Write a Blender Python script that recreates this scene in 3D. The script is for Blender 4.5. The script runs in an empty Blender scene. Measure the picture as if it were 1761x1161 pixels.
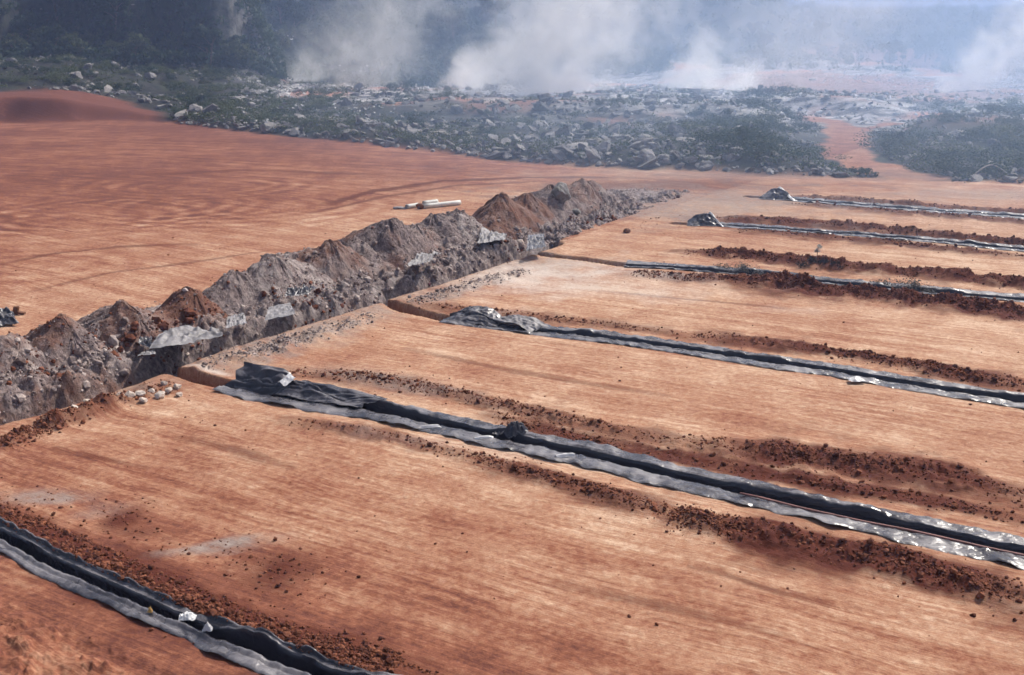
import bpy, math, random
import numpy as np
random.seed(7)
RNG = np.random.default_rng(11)
R = math.radians
scn = bpy.context.scene
COL = scn.collection

# ------------------------------------------------------------------ camera model
H = 8.0                       # height of the eye above the pad
F = 1828.0                    # focal length measured on the 1761 px wide photograph
PITCH = R(15.9)
CX, CY = 880.5, 580.5

def at(px, py, z=0.0):
    """point of the horizontal plane z that the photograph shows at px, py"""
    a = (px - CX) / F
    b = (CY - py) / F
    fy, fz = math.cos(PITCH), -math.sin(PITCH)
    uy, uz = math.sin(PITCH), math.cos(PITCH)
    d = np.array([a, fy + b * uy, fz + b * uz])
    t = (z - H) / d[2]
    return d[0] * t, d[1] * t

def line(pts, z=0.0):
    return np.array([at(x, y, z) for x, y in pts])

# ------------------------------------------------------------------ noise
_P = RNG.random((256, 256))
def vnoise(x, y):
    xi = np.floor(x).astype(np.int64); yi = np.floor(y).astype(np.int64)
    fx = x - xi; fy = y - yi
    fx = fx * fx * fx * (fx * (fx * 6 - 15) + 10); fy = fy * fy * fy * (fy * (fy * 6 - 15) + 10)
    a = _P[xi & 255, yi & 255]; b = _P[(xi + 1) & 255, yi & 255]
    c = _P[xi & 255, (yi + 1) & 255]; d = _P[(xi + 1) & 255, (yi + 1) & 255]
    return (a + (b - a) * fx) * (1 - fy) + (c + (d - c) * fx) * fy - 0.5

def fbm(x, y, o=4, lac=2.03, g=0.5):
    x = np.asarray(x, float); y = np.asarray(y, float)
    s = 0; a = 1.0
    for i in range(o):
        s = s + a * vnoise(x + 17.3 * i, y - 9.1 * i)
        x = x * lac; y = y * lac; a *= g
    return s

def sst(a, b, x):
    t = np.clip((x - a) / (b - a), 0, 1)
    return t * t * (3 - 2 * t)

def pdist(x, y, pl, margin=None):
    """unsigned distance, signed side and arc position for a polyline; far points are skipped when a margin is given"""
    if margin is not None:
        lo = pl.min(0) - margin; hi = pl.max(0) + margin
        m = (x > lo[0]) & (x < hi[0]) & (y > lo[1]) & (y < hi[1])
        D = np.full(x.shape, 1e9); S = np.zeros(x.shape); A = np.zeros(x.shape)
        if m.any():
            xs, ys = x[m], y[m]
            if len(xs) > 20000:
                # second, tighter pass segment by segment
                L0 = 0.0; dd = np.full(xs.shape, 1e9); ss = np.zeros(xs.shape); aa = np.zeros(xs.shape)
                for i in range(len(pl) - 1):
                    seg = pl[i:i + 2]; lo = seg.min(0) - margin; hi = seg.max(0) + margin
                    q = np.nonzero((xs > lo[0]) & (xs < hi[0]) & (ys > lo[1]) & (ys < hi[1]))[0]
                    if len(q):
                        d1, s1, a1 = pdist(xs[q], ys[q], seg)
                        k = d1 < dd[q]; qq = q[k]
                        dd[qq] = d1[k]; ss[qq] = s1[k]; aa[qq] = a1[k] + L0
                    L0 += math.hypot(*(seg[1] - seg[0]))
                D[m], S[m], A[m] = dd, ss, aa
            else:
                D[m], S[m], A[m] = pdist(xs, ys, pl)
        return D, S, A
    best = np.full(x.shape, 1e9); side = np.zeros(x.shape); arc = np.zeros(x.shape)
    s0 = 0.0
    for (ax, ay), (bx, by) in zip(pl[:-1], pl[1:]):
        dx, dy = bx - ax, by - ay
        L = math.hypot(dx, dy)
        t = np.clip(((x - ax) * dx + (y - ay) * dy) / (L * L), 0, 1)
        ex = x - ax - t * dx; ey = y - ay - t * dy
        d = np.hypot(ex, ey)
        m = d < best
        best = np.where(m, d, best)
        side = np.where(m, np.sign(dx * ey - dy * ex), side)
        arc = np.where(m, s0 + t * L, arc)
        s0 += L
    return best, side, arc

# ------------------------------------------------------------------ layout, traced on the ground plane
MAIN = line([(-300, 812), (-100, 752), (0, 722), (138, 682), (220, 656), (274, 634), (379, 596), (482, 565), (600, 528), (652, 512), (738, 489), (858, 449), (905, 435), (950, 420)])
TR_A = line([(280, 636), (345, 652), (392, 663), (450, 675), (500, 685), (574, 694), (670, 711), (760, 730), (841, 748), (979, 776), (1100, 805), (1200, 829), (1340, 860), (1439, 883), (1558, 908), (1677, 934), (1761, 952), (2000, 1004)])
TR_B = line([(650, 517), (700, 533), (768, 548), (850, 559), (910, 566), (979, 574), (1082, 587), (1200, 604), (1299, 619), (1437, 639), (1574, 663), (1761, 692), (1950, 722)])
TR_C = line([(908, 436), (1000, 446), (1075, 457), (1161, 461), (1230, 467), (1333, 475), (1402, 484), (1471, 492), (1560, 499), (1643, 507), (1761, 516), (1950, 533)])
TR_D = line([(1160, 384), (1264, 389), (1402, 399), (1500, 406), (1609, 415), (1761, 430), (1950, 447)])
TR_E = line([(1285, 338), (1354, 343), (1505, 355), (1620, 364), (1761, 374), (1950, 389)])
TR_Z = line([(-160, 848), (-60, 893), (0, 921), (17, 930), (79, 965), (155, 996), (230, 1030), (287, 1056), (345, 1080), (430, 1113), (518, 1145), (640, 1185), (900, 1260)])
LINED = {'A': (TR_A, 5.6, 1e9), 'B': (TR_B, 6.3, 1e9), 'C': (TR_C, 10.6, 1e9), 'D': (TR_D, 0, 1e9), 'E': (TR_E, 0, 1e9), 'Z': (TR_Z, 0, 1e9)}

def arc_of(pl, px, py):
    p = at(px, py)
    _, _, a = pdist(np.array([p[0]]), np.array([p[1]]), pl)
    return float(a[0])
A0 = arc_of(TR_A, 392, 664); AF = arc_of(TR_A, 872, 754) - A0; B0 = arc_of(TR_B, 768, 548); C0 = arc_of(TR_C, 1075, 457)

# edge of the graded pad, distance from the eye's foot against bearing
_edge = line([(-700, 240), (-300, 222), (0, 211), (60, 211), (120, 210), (170, 208), (215, 206), (270, 210), (330, 217), (430, 229), (600, 246), (760, 265), (900, 282), (1000, 289), (1160, 293), (1300, 301), (1400, 306), (1560, 309), (1761, 319), (2200, 330), (2700, 345)])
_th = np.arctan2(_edge[:, 0], _edge[:, 1]); _dd = np.hypot(_edge[:, 0], _edge[:, 1])
E_TH = np.linspace(_th[0], _th[-1], 600); E_D = np.interp(E_TH, _th, _dd)
for _ in range(120): E_D[1:-1] = (E_D[:-2] + 2 * E_D[1:-1] + E_D[2:]) / 4

ROAD = line([(1580, 304), (1520, 296), (1478, 280), (1452, 262), (1447, 245), (1456, 228), (1440, 213), (1395, 203)])
ROAD2 = line([(1452, 240), (1480, 222), (1540, 212)])

def beyond(x, y):
    th = np.arctan2(x, y); d = np.hypot(x, y)
    e = np.interp(th, E_TH, E_D)
    return d - e, th, d

# dark red windrows of loose soil: polyline, half width, height, moisture, clod density
ROWS = [
 ([(505, 726), (620, 742), (700, 760), (800, 784)], .28, .05, .7, 14),
 ([(800, 784), (900, 812), (1000, 840), (1100, 868), (1180, 893)], .30, .06, .75, 20),
 ([(1160, 890), (1260, 913), (1400, 943), (1500, 962), (1600, 988), (1700, 1015), (1800, 1050)], .46, .13, .95, 55),
 ([(500, 640), (640, 650), (740, 668), (830, 690), (1000, 730), (1130, 756), (1220, 772)], .38, .05, .62, 16),
 ([(1200, 768), (1350, 788), (1500, 805), (1600, 812), (1680, 835), (1800, 872)], .62, .12, .85, 34),
 ([(850, 715), (960, 746), (1100, 776), (1300, 815), (1500, 848), (1640, 868), (1800, 905)], .30, .03, .85, 10),
 ([(690, 522), (800, 534), (930, 548), (1060, 560), (1200, 578)], .40, .04, .5, 8),
 ([(1200, 578), (1300, 589), (1420, 606), (1540, 624), (1650, 645), (1800, 672)], .45, .09, .8, 26),
 ([(1090, 470), (1200, 480), (1300, 489), (1400, 498)], .55, .08, .8, 16),
 ([(1290, 488), (1400, 497), (1500, 509), (1600, 520), (1700, 533), (1850, 555)], .75, .17, 1.0, 44),
 ([(1180, 434), (1290, 442), (1370, 450), (1440, 461), (1560, 470), (1680, 482), (1850, 500)], .70, .16, .85, 30),
 ([(1215, 377), (1330, 382), (1450, 390), (1560, 400), (1700, 414), (1850, 430)], .75, .13, .8, 14),
 ([(1270, 396), (1340, 400), (1430, 410), (1560, 421), (1761, 442)], .5, .08, .75, 12),
 ([(1350, 340), (1440, 343), (1540, 352), (1680, 362), (1850, 376)], .8, .12, .65, 8),
 ([(1360, 350), (1500, 361), (1650, 373), (1850, 390)], .5, .08, .7, 8),
 ([(-60, 862), (20, 903), (80, 935), (150, 972), (250, 1014), (330, 1048), (430, 1085), (560, 1122), (680, 1155)], .40, .17, .95, 75),
 ([(-40, 875), (60, 893), (130, 925), (210, 958), (280, 992), (400, 1042), (530, 1092), (620, 1120), (760, 1165)], .07, .0, .85, 10),
 ([(95, 772), (170, 786), (250, 803)], .09, .0, .6, 0),
 ([(310, 752), (400, 772), (500, 806)], .10, .0, .5, 0),
 ([(1185, 975), (1240, 988), (1330, 1018), (1420, 1040)], .06, .0, .7, 0),
 ([(960, 1000), (1130, 1040), (1330, 1092)], .10, .0, .4, 0),
 ([(1020, 500), (1180, 515), (1350, 530)], .10, .0, .45, 0),
 ([(700, 600), (900, 640), (1150, 682)], .12, .0, .4, 0),
 ([(560, 352), (640, 330), (760, 312), (900, 306), (1060, 305)], .35, .0, .7, 0),
 ([(540, 366), (650, 340), (780, 320), (940, 312)], .22, .0, .55, 0),
 ([(0, 455), (90, 436), (200, 424), (330, 420)], .18, .0, .55, 0),
 ([(60, 500), (190, 470), (330, 452), (470, 430)], .12, .0, .45, 0),
 ([(250, 300), (420, 292), (640, 300)], .4, .0, .5, 0),
 ([(0, 770), (60, 742), (120, 722), (200, 694), (300, 664)], .38, .15, .55, 50),
 ([(345, 634), (410, 618), (480, 596), (565, 570), (645, 542)], .50, .10, .0, 30),
 ([(705, 524), (770, 506), (840, 485), (905, 466)], .45, .08, .0, 22),
]
ROWL = [(line(p), w, h, m, c) for p, w, h, m, c in ROWS]

# patches of another soil colour: x, y, rx, ry in metres along/across, channel, strength
def patch(px, py, rx, ry, rot, ch, k):
    x, y = at(px, py); return (x, y, rx, ry, R(rot), ch, k)
TDIR = math.atan2(*(TR_A[-1] - TR_A[1])[::-1])          # heading of the lined trenches
PATCH = [
 patch(362, 640, 1.0, .16, math.degrees(TDIR), 1, .9), patch(930, 478, 4.0, 2.6, 0, 1, .85), patch(880, 463, 3.0, 2.2, 30, 3, .8),
 patch(1000, 488, 4.5, 1.8, -20, 1, .5), patch(580, 555, 4.2, .8, 57, 3, .7), patch(450, 600, 3.4, .9, 57, 3, .8), patch(760, 500, 6, .9, 57, 3, .5),
 patch(640, 650, 1.6, .5, -20, 3, .6), patch(690, 664, 1.8, .4, -20, 3, .5),
 patch(1200, 345, 7, 5, 0, 3, .8), patch(1130, 360, 4, 4, 0, 3, .8), patch(1400, 300, 16, 3, 0, 3, .35), patch(1240, 335, 5, 2, 0, 3, .7),
 patch(1730, 335, 7, 2.5, 0, 3, .6), patch(80, 856, .6, .28, 0, 3, .8), patch(350, 942, .9, .2, 20, 3, .9), patch(392, 930, .5, .15, 20, 3, .9),
 patch(210, 897, .4, .5, 0, 0, .8), patch(480, 985, .5, .6, 0, 0, .8), patch(235, 915, .5, .3, 0, 0, .6), patch(1130, 318, 8, 3, 0, 0, .6),
 patch(810, 770, 2.5, .4, -20, 1, .25), patch(165, 880, .5, .3, 30, 3, .5), patch(1450, 300, 14, 2.2, 0, 0, .35),
]

HCUT = 26.0   # bearing (deg) span blending

def terrain_base(x, y):
    """large shape of the land without trenches"""
    s, th, d = beyond(x, y)
    td = np.degrees(th)
    z = np.zeros_like(d)
    # rubble mounds beyond the pad
    rub = sst(0, 7, s) * (1 - sst(55, 120, s))
    m = fbm(x * .055, y * .075, 4) + .35
    z = z + rub * np.clip(m, 0, 2) * 1.7
    z = z + sst(0, 2.5, s) * .35 * (1 - sst(20, 60, s))
    # banked corner of the pad, far left
    berm = sst(-18.0, -23.8, -(-td)) if False else sst(17.6, 23.5, -td)
    z = z * (1 - .75 * berm * (1 - sst(10, 30, s))) + berm * 2.1 * sst(-.6, 2.6, s + fbm(x * .12, y * .12, 3) * 1.6)
    # left: rock face with a wooded top
    wl = sst(11.5, 14.5, -td + fbm(d * .03, td * .3, 2) * 1.2)
    dc = 172 + fbm(td * .35, td * .1 + 7, 3) * 16
    rise = 3.2 * sst(120, 172, d)
    cl = sst(0, 4.5, d - dc) * (12.5 + 3 * fbm(td * .6, 3.3 + td * .2, 2)) + np.clip(d - dc - 6, 0, 400) * .12
    z = z + wl * (rise + cl)
    # centre: bushy slope
    wc = sst(2.5, -5.0, td) * (1 - wl) if False else (1 - sst(-3.5, 3.5, td)) * (1 - wl)
    z = z + wc * (np.clip(d - 215, 0, 500) * .105 + 2.5 * sst(180, 240, d))
    # right: long gentle rise to a level skyline
    wr = (1 - wl) * (1 - wc)
    top = 26.5 + 24 * (1 - sst(11.5, 14.6, td)) + 2.5 * (1 - sst(14, 20, td))
    z = z + wr * top * sst(230, 980, d) ** .9
    far = sst(150, 260, d)
    z = z + far * (fbm(x * .018, y * .018, 4) * 4.0) * (1 - .8 * sst(500, 900, d) * wr)
    z = z + sst(100, 140, d) * fbm(x * .11, y * .13, 3) * .8
    # the track that leaves through the rubble stays level
    rd, _, _ = pdist(x, y, ROAD, 9); rd2, _, _ = pdist(x, y, ROAD2, 9)
    rd = np.minimum(rd, rd2)
    z = np.where(s > -2, z * sst(2.2, 7.0, rd), z)
    return z

def near_detail(x, y):
    """cuts, windrows and blade marks of the pad (valid within ~95 m)"""
    z = fbm(x * .25, y * .25, 3) * .05 + fbm(x * 3.1, y * 3.1, 3) * .014
    # tilled rough soil in the near left corner
    dz, sz, az = pdist(x, y, TR_Z)
    rough = np.where(sz < 0, sst(.75, 1.3, dz), 0)
    z = z + rough * (fbm(x * 2.6, y * 2.6, 4) * .10 + np.clip(fbm(x * 5.2 + 4, y * 5.2, 3) - .1, 0, 1) * .16)
    dark = np.zeros_like(x); grey = np.zeros_like(x)
    for pl, w, h, m, c in ROWL:
        d, s, a = pdist(x, y, pl, w * 4 + .5)
        q = np.nonzero(d < w * 4)[0]
        if not len(q): continue
        d, a, xs, ys = d[q], a[q], x[q], y[q]
        L = float(np.sum(np.hypot(*np.diff(pl, axis=0).T)))
        env = sst(0, 1.5, a) * sst(0, 1.5, L - a)
        ww = w * (1 + .6 * fbm(a * .5, pl[0][0] + a * 0, 3))
        prof = np.exp(-(d / ww) ** 2) * (.35 + .65 * env)
        z[q] += prof * h * (1.15 + 1.8 * fbm(xs * 2.2, ys * 2.2, 3)) + prof * np.clip(fbm(xs * 6, ys * 6, 3), -.2, 1) * .09 * (h > .04)
        n = fbm(xs * 1.6 + 5, ys * 1.6, 4)
        mk = np.clip(np.exp(-(d / (ww * 1.35)) ** 2) * 2.1 + n * 1.2 - .30, 0, 1) * np.exp(-(d / (ww * 2.9)) ** 2) * (.5 + .5 * env)
        if m > 0: dark[q] = np.maximum(dark[q], mk * m)
        else: grey[q] = np.maximum(grey[q], mk * .9)
    # unlined cuts
    d, s, a = pdist(x, y, MAIN, 3)
    hw = .36 + .10 * fbm(a * .9, a * 0 + 2, 3)
    hw = np.where(s > 0, 1.15, hw)
    inside = 1 - sst(hw - .05, hw + .06, d)
    z = z * (1 - inside) + inside * (-.70 + .12 * fbm(x * 2, y * 2, 3))
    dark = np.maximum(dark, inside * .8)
    bank = np.exp(-((d - .75) / .3) ** 2) * (s < 0)
    z = z + bank * (.06 + .06 * fbm(x * 3, y * 3, 2))
    for pl, a0, dep in ((TR_A, A0, .9), (TR_B, B0, .85), (TR_C, C0, .85), (TR_D, -1, .8), (TR_E, -1, .8), (TR_Z, -99, .85)):
        d, s, a = pdist(x, y, pl, 2)
        if not (d < 1e8).any(): continue
        hw = np.where(a < a0, .24 + .08 * fbm(a * 1.3, a * 0 + pl[0][1], 2), .21)
        inside = 1 - sst(hw - .05, hw + .05, d)
        z = z * (1 - inside) + inside * (-dep)
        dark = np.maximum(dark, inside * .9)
        # pale spread soil right beside the sheet
        flap = (1 - sst(.9, 1.05, d)) * (a > a0)
        z = z * (1 - .7 * flap * (1 - inside))
    return z, dark, grey

_hub = at(60, 420)
def streak_uv(x, y):
    """direction in which the grader dragged the soil"""
    A_, B_ = MAIN[0], MAIN[-1]
    s = (B_[0] - A_[0]) * (y - A_[1]) - (B_[1] - A_[1]) * (x - A_[0])
    ca, sa = math.cos(TDIR), math.sin(TDIR)
    u = x * ca + y * sa; v = -x * sa + y * ca
    left = (s > 0) & (y > 0)
    # left pad: long gentle arcs
    ox, oy = -70.0, -45.0
    r = np.hypot(x - ox, y - oy); t = np.arctan2(y - oy, x - ox)
    u2 = t * 110 + 300; v2 = r * 1.0 + 40
    # around the near-left turning loops
    u = np.where(left, u2, u); v = np.where(left, v2, v)
    return u, v, left

def ground_z(x, y):
    x = np.atleast_1d(np.asarray(x, float)); y = np.atleast_1d(np.asarray(y, float))
    d = np.hypot(x, y)
    z = terrain_base(x, y)
    k = d < 100
    if k.any():
        zn, _, _ = near_detail(x[k], y[k])
        z[k] += zn * (1 - sst(85, 100, d[k]))
    return z

def gz(x, y):
    return float(ground_z(x, y)[0])

# ------------------------------------------------------------------ node helpers
class NT:
    def __init__(s, name, disp=False):
        s.m = bpy.data.materials.new(name); s.m.use_nodes = True
        s.t = s.m.node_tree; s.t.nodes.clear()
        s.out = s.t.nodes.new('ShaderNodeOutputMaterial')
    def n(s, typ, **kw):
        nd = s.t.nodes.new(typ)
        for k, v in kw.items():
            if k.startswith('i_'):
                key = k[2:]
                key = int(key) if key.isdigit() else key.replace('_', ' ')
                nd.inputs[key].default_value = v
            else: setattr(nd, k, v)
        return nd
    def l(s, a, b): s.t.links.new(a, b)
    def put(s, v, sock):
        if hasattr(v, 'links') or isinstance(v, bpy.types.NodeSocket): s.l(v, sock)
        else: sock.default_value = v
    def math(s, op, a, b=None, c=None, clamp=False):
        nd = s.n('ShaderNodeMath', operation=op, use_clamp=clamp)
        s.put(a, nd.inputs[0])
        if b is not None: s.put(b, nd.inputs[1])
        if c is not None: s.put(c, nd.inputs[2])
        return nd.outputs[0]
    def mix(s, f, a, b, blend='MIX'):
        nd = s.n('ShaderNodeMix', data_type='RGBA', blend_type=blend)
        s.put(f, nd.inputs[0])
        s.put(a if not isinstance(a, tuple) else (*a, 1)[:4], nd.inputs[6]); s.put(b if not isinstance(b, tuple) else (*b, 1)[:4], nd.inputs[7])
        return nd.outputs[2]
    def noise(s, vec, scale, detail=4, rough=.55, dist=0, dim='3D'):
        nd = s.n('ShaderNodeTexNoise', noise_dimensions=dim)
        if vec is not None: s.l(vec, nd.inputs['Vector'])
        nd.inputs['Scale'].default_value = scale; nd.inputs['Detail'].default_value = detail
        nd.inputs['Roughness'].default_value = rough; nd.inputs['Distortion'].default_value = dist
        return nd.outputs['Fac']
    def ramp(s, f, lo, hi):
        nd = s.n('ShaderNodeMapRange', interpolation_type='SMOOTHSTEP')
        s.put(f, nd.inputs[0]); nd.inputs[1].default_value = lo; nd.inputs[2].default_value = hi
        return nd.outputs[0]
    def scale(s, vec, v):
        nd = s.n('ShaderNodeVectorMath', operation='MULTIPLY'); s.l(vec, nd.inputs[0]); nd.inputs[1].default_value = v
        return nd.outputs[0]
    def bump(s, h, strength, dist, prev=None):
        nd = s.n('ShaderNodeBump'); nd.inputs['Strength'].default_value = strength; nd.inputs['Distance'].default_value = dist
        s.l(h, nd.inputs['Height'])
        if prev is not None: s.l(prev, nd.inputs['Normal'])
        return nd.outputs[0]
    def bsdf(s, col, rough=.9, spec=.2, normal=None, **kw):
        b = s.n('ShaderNodeBsdfPrincipled')
        s.put(col if not isinstance(col, tuple) else (*col, 1)[:4], b.inputs['Base Color']); s.put(rough, b.inputs['Roughness'])
        b.inputs['Specular IOR Level'].default_value = spec
        if normal is not None: s.l(normal, b.inputs['Normal'])
        for k, v in kw.items(): s.put(v, b.inputs[k.replace('_', ' ')])
        s.l(b.outputs[0], s.out.inputs[0])
        return b

def mat_ground():
    m = NT('graded_earth')
    geo = m.n('ShaderNodeNewGeometry').outputs['Position']
    uv = m.n('ShaderNodeUVMap', uv_map='drag').outputs[0]
    at_ = m.n('ShaderNodeAttribute', attribute_name='soil')
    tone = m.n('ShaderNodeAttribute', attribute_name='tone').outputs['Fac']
    veg = m.n('ShaderNodeAttribute', attribute_name='veg').outputs['Fac']
    sep = m.n('ShaderNodeSeparateColor'); m.l(at_.outputs['Color'], sep.inputs[0])
    dark, pale, grey = sep.outputs[0], sep.outputs[1], sep.outputs[2]
    # slightly wandering streaks
    warp = m.noise(geo, .22, 2)
    wv = m.n('ShaderNodeCombineXYZ'); m.l(m.math('MULTIPLY', m.math('SUBTRACT', warp, .5), .0), wv.inputs[0]); m.l(m.math('MULTIPLY', m.math('SUBTRACT', warp, .5), .6), wv.inputs[1])
    add = m.n('ShaderNodeVectorMath', operation='ADD'); m.l(uv, add.inputs[0]); m.l(wv.outputs[0], add.inputs[1])
    s1 = m.noise(m.scale(add.outputs[0], (.07, 1.7, 1)), 1.0, 5, .68)
    s2 = m.noise(m.scale(add.outputs[0], (.26, 5.6, 1)), 1.0, 5, .72)
    s3 = m.noise(m.scale(add.outputs[0], (1.1, 16, 1)), 1.0, 4, .7)
    s4 = m.noise(m.scale(add.outputs[0], (3.0, 34, 1)), 1.0, 3, .7); grit = m.noise(geo, 42.0, 3, .7)
    big = m.noise(geo, .085, 4, .55)
    med = m.noise(geo, .7, 5, .6)
    fine = m.noise(geo, 7.0, 4, .65)
    brk = m.math('ADD', .45, m.math('MULTIPLY', m.ramp(m.noise(geo, .33, 3, .6), .38, .62), .75))
    f = m.math('MULTIPLY', m.math('SUBTRACT', s1, .5), .9)
    f = m.math('ADD', f, m.math('MULTIPLY', m.math('MULTIPLY', m.math('SUBTRACT', s2, .5), .9), brk))
    f = m.math('ADD', f, m.math('MULTIPLY', m.math('MULTIPLY', m.math('SUBTRACT', s3, .5), .8), brk))
    f = m.math('ADD', f, m.math('MULTIPLY', m.math('SUBTRACT', big, .5), 1.0))
    f = m.math('ADD', f, m.math('MULTIPLY', m.math('SUBTRACT', med, .5), .85))
    f = m.math('ADD', f, m.math('MULTIPLY', m.math('SUBTRACT', fine, .5), .95))
    f = m.math('ADD', f, m.math('MULTIPLY', m.math('SUBTRACT', s4, .5), .45)); f = m.math('ADD', f, m.math('MULTIPLY', m.math('SUBTRACT', grit, .5), .5))
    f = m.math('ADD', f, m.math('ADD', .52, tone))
    cr = m.n('ShaderNodeValToRGB'); m.l(f, cr.inputs[0])
    e = cr.color_ramp.elements
    e[0].position = 0.0; e[0].color = (.13, .046, .032, 1)
    e[1].position = 1.0; e[1].color = (.56, .39, .28, 1)
    for p, c in ((.28, (.232, .088, .052, 1)), (.52, (.325, .158, .098, 1)), (.76, (.425, .25, .163, 1))):
        x = cr.color_ramp.elements.new(p); x.color = c
    col = cr.outputs[0]
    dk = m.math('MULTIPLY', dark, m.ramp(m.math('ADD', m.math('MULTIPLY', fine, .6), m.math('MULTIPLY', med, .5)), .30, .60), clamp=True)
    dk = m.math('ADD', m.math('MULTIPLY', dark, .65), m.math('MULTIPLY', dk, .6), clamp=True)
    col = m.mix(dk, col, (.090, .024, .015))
    gn = m.noise(geo, 3.3, 5, .7)
    gcol = m.mix(gn, (.15, .105, .09), (.36, .31, .285))
    col = m.mix(m.math('MULTIPLY', grey, m.ramp(gn, .2, .6)), col, gcol)
    col = m.mix(m.math('MULTIPLY', pale, m.ramp(m.math('ADD', med, m.math('MULTIPLY', fine, .4)), .35, .85)), col, (.55, .47, .42))
    # ground under the rubble and the far land: dry weeds, ash and rock dust
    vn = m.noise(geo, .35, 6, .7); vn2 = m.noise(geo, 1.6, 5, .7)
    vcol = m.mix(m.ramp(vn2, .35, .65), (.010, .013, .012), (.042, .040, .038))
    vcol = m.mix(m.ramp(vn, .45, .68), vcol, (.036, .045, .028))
    ash = m.n('ShaderNodeAttribute', attribute_name='ash').outputs['Fac']
    vn3 = m.noise(m.scale(geo, (.5, .9, 1)), .55, 6, .75)
    ac = m.mix(m.ramp(vn3, .40, .62), (.06, .055, .06), (.52, .50, .50))
    ac = m.mix(m.ramp(m.noise(geo, .06, 3), .52, .62), ac, (.45, .23, .17))
    vcol = m.mix(ash, vcol, ac)
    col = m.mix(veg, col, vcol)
    bp = m.bump(s2, .5, .05); bp = m.bump(s3, .5, .02, bp); bp = m.bump(fine, .7, .035, bp)
    cl = m.noise(geo, 24, 3, .6)
    bp = m.bump(cl, .4, .012, bp)
    m.bsdf(col, .95, .12, bp)
    return m.m

def mat_clod(name, c1, c2, bumpy=.02, rnd=True):
    m = NT(name)
    geo = m.n('ShaderNodeNewGeometry')
    tc = m.n('ShaderNodeTexCoord').outputs['Object']
    n1 = m.noise(geo.outputs['Position'], 6, 4, .65)
    f = m.math('ADD', m.math('MULTIPLY', n1, .7), m.math('MULTIPLY', geo.outputs['Random Per Island'], .55))
    col = m.mix(m.ramp(f, .3, .95), c1, c2)
    m.bsdf(col, .95, .1, m.bump(m.noise(geo.outputs['Position'], 22, 3), .6, bumpy))
    return m.m

def mat_heap():
    m = NT('spoil_earth')
    geo = m.n('ShaderNodeNewGeometry').outputs['Position']
    hue = m.n('ShaderNodeObjectInfo').outputs['Random']
    n1 = m.noise(geo, .55, 4, .6); n2 = m.noise(geo, 2.4, 6, .7); n3 = m.noise(m.scale(geo, (1, 1, .5)), 11, 4, .7)
    run = m.noise(m.scale(geo, (3.4, 3.4, .7)), 1.0, 5, .7)
    grey = m.mix(m.ramp(n3, .3, .75), (.085, .062, .062), (.33, .262, .25))
    red = m.mix(n3, (.085, .038, .031), (.25, .130, .092))
    f = m.math('ADD', m.math('MULTIPLY', n1, .9), m.math('ADD', m.math('MULTIPLY', n2, .5), m.math('MULTIPLY', hue, .28)))
    f = m.math('ADD', f, m.math('MULTIPLY', m.math('SUBTRACT', run, .5), .25))
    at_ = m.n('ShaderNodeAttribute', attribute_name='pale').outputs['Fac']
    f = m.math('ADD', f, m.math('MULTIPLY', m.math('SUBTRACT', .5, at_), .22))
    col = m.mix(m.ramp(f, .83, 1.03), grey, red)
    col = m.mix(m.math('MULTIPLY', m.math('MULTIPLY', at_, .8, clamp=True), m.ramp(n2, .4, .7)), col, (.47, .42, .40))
    bp = m.bump(n2, .8, .12); bp = m.bump(n3, .9, .05, bp); bp = m.bump(m.noise(geo, 30, 3, .7), .7, .018, bp)
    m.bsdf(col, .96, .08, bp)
    return m.m

def mat_rock(name, c1, c2, green=0):
    m = NT(name)
    geo = m.n('ShaderNodeNewGeometry')
    oi = m.n('ShaderNodeObjectInfo').outputs['Random']
    p = geo.outputs['Position']
    n1 = m.noise(p, 1.3, 6, .7); n2 = m.noise(p, 6, 4, .7)
    f = m.math('ADD', m.math('MULTIPLY', n1, .7), m.math('ADD', m.math('MULTIPLY', oi, .3), m.math('MULTIPLY', geo.outputs['Random Per Island'], .3)))
    col = m.mix(m.ramp(f, .35, 1.0), c1, c2)
    col = m.mix(m.ramp(n2, .55, .75), col, (.10, .085, .08))
    if green: col = m.mix(m.math('MULTIPLY', m.ramp(n1, .5, .7), green), col, (.06, .07, .035))
    bp = m.bump(n1, .7, .15); bp = m.bump(n2, .7, .05, bp)
    m.bsdf(col, .92, .15, bp)
    return m.m

def mat_plastic():
    m = NT('black_plastic_sheet')
    geo = m.n('ShaderNodeNewGeometry'); p = geo.outputs['Position']
    n1 = m.noise(p, 1.1, 4, .6); n2 = m.noise(p, 5, 4, .65, .6); n3 = m.noise(p, 17, 3, .6, .8)
    dust = m.ramp(m.math('ADD', n1, m.math('MULTIPLY', n2, .5)), .55, 1.0)
    up = m.n('ShaderNodeSeparateXYZ'); m.l(geo.outputs['Normal'], up.inputs[0])
    dust = m.math('MULTIPLY', dust, m.ramp(m.math('ABSOLUTE', up.outputs[2]), .5, .95))
    col = m.mix(dust, (.030, .029, .040), (.20, .19, .205))
    rough = m.math('ADD', .17, m.math('MULTIPLY', dust, .28))
    bp = m.bump(n1, .7, .14); bp = m.bump(n2, .5, .04, bp); bp = m.bump(n3, .2, .008, bp)
    m.bsdf(col, rough, .5, bp)
    return m.m

def mat_simple(name, c, rough=.8, spec=.3, var=.25, scale=4):
    m = NT(name)
    geo = m.n('ShaderNodeNewGeometry').outputs['Position']
    n = m.noise(geo, scale, 5, .65)
    d = tuple(v * (1 - var) for v in c); e = tuple(min(1, v * (1 + var)) for v in c)
    m.bsdf(m.mix(m.ramp(n, .3, .7), d, e), rough, spec, m.bump(n, .3, .02))
    return m.m

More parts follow.
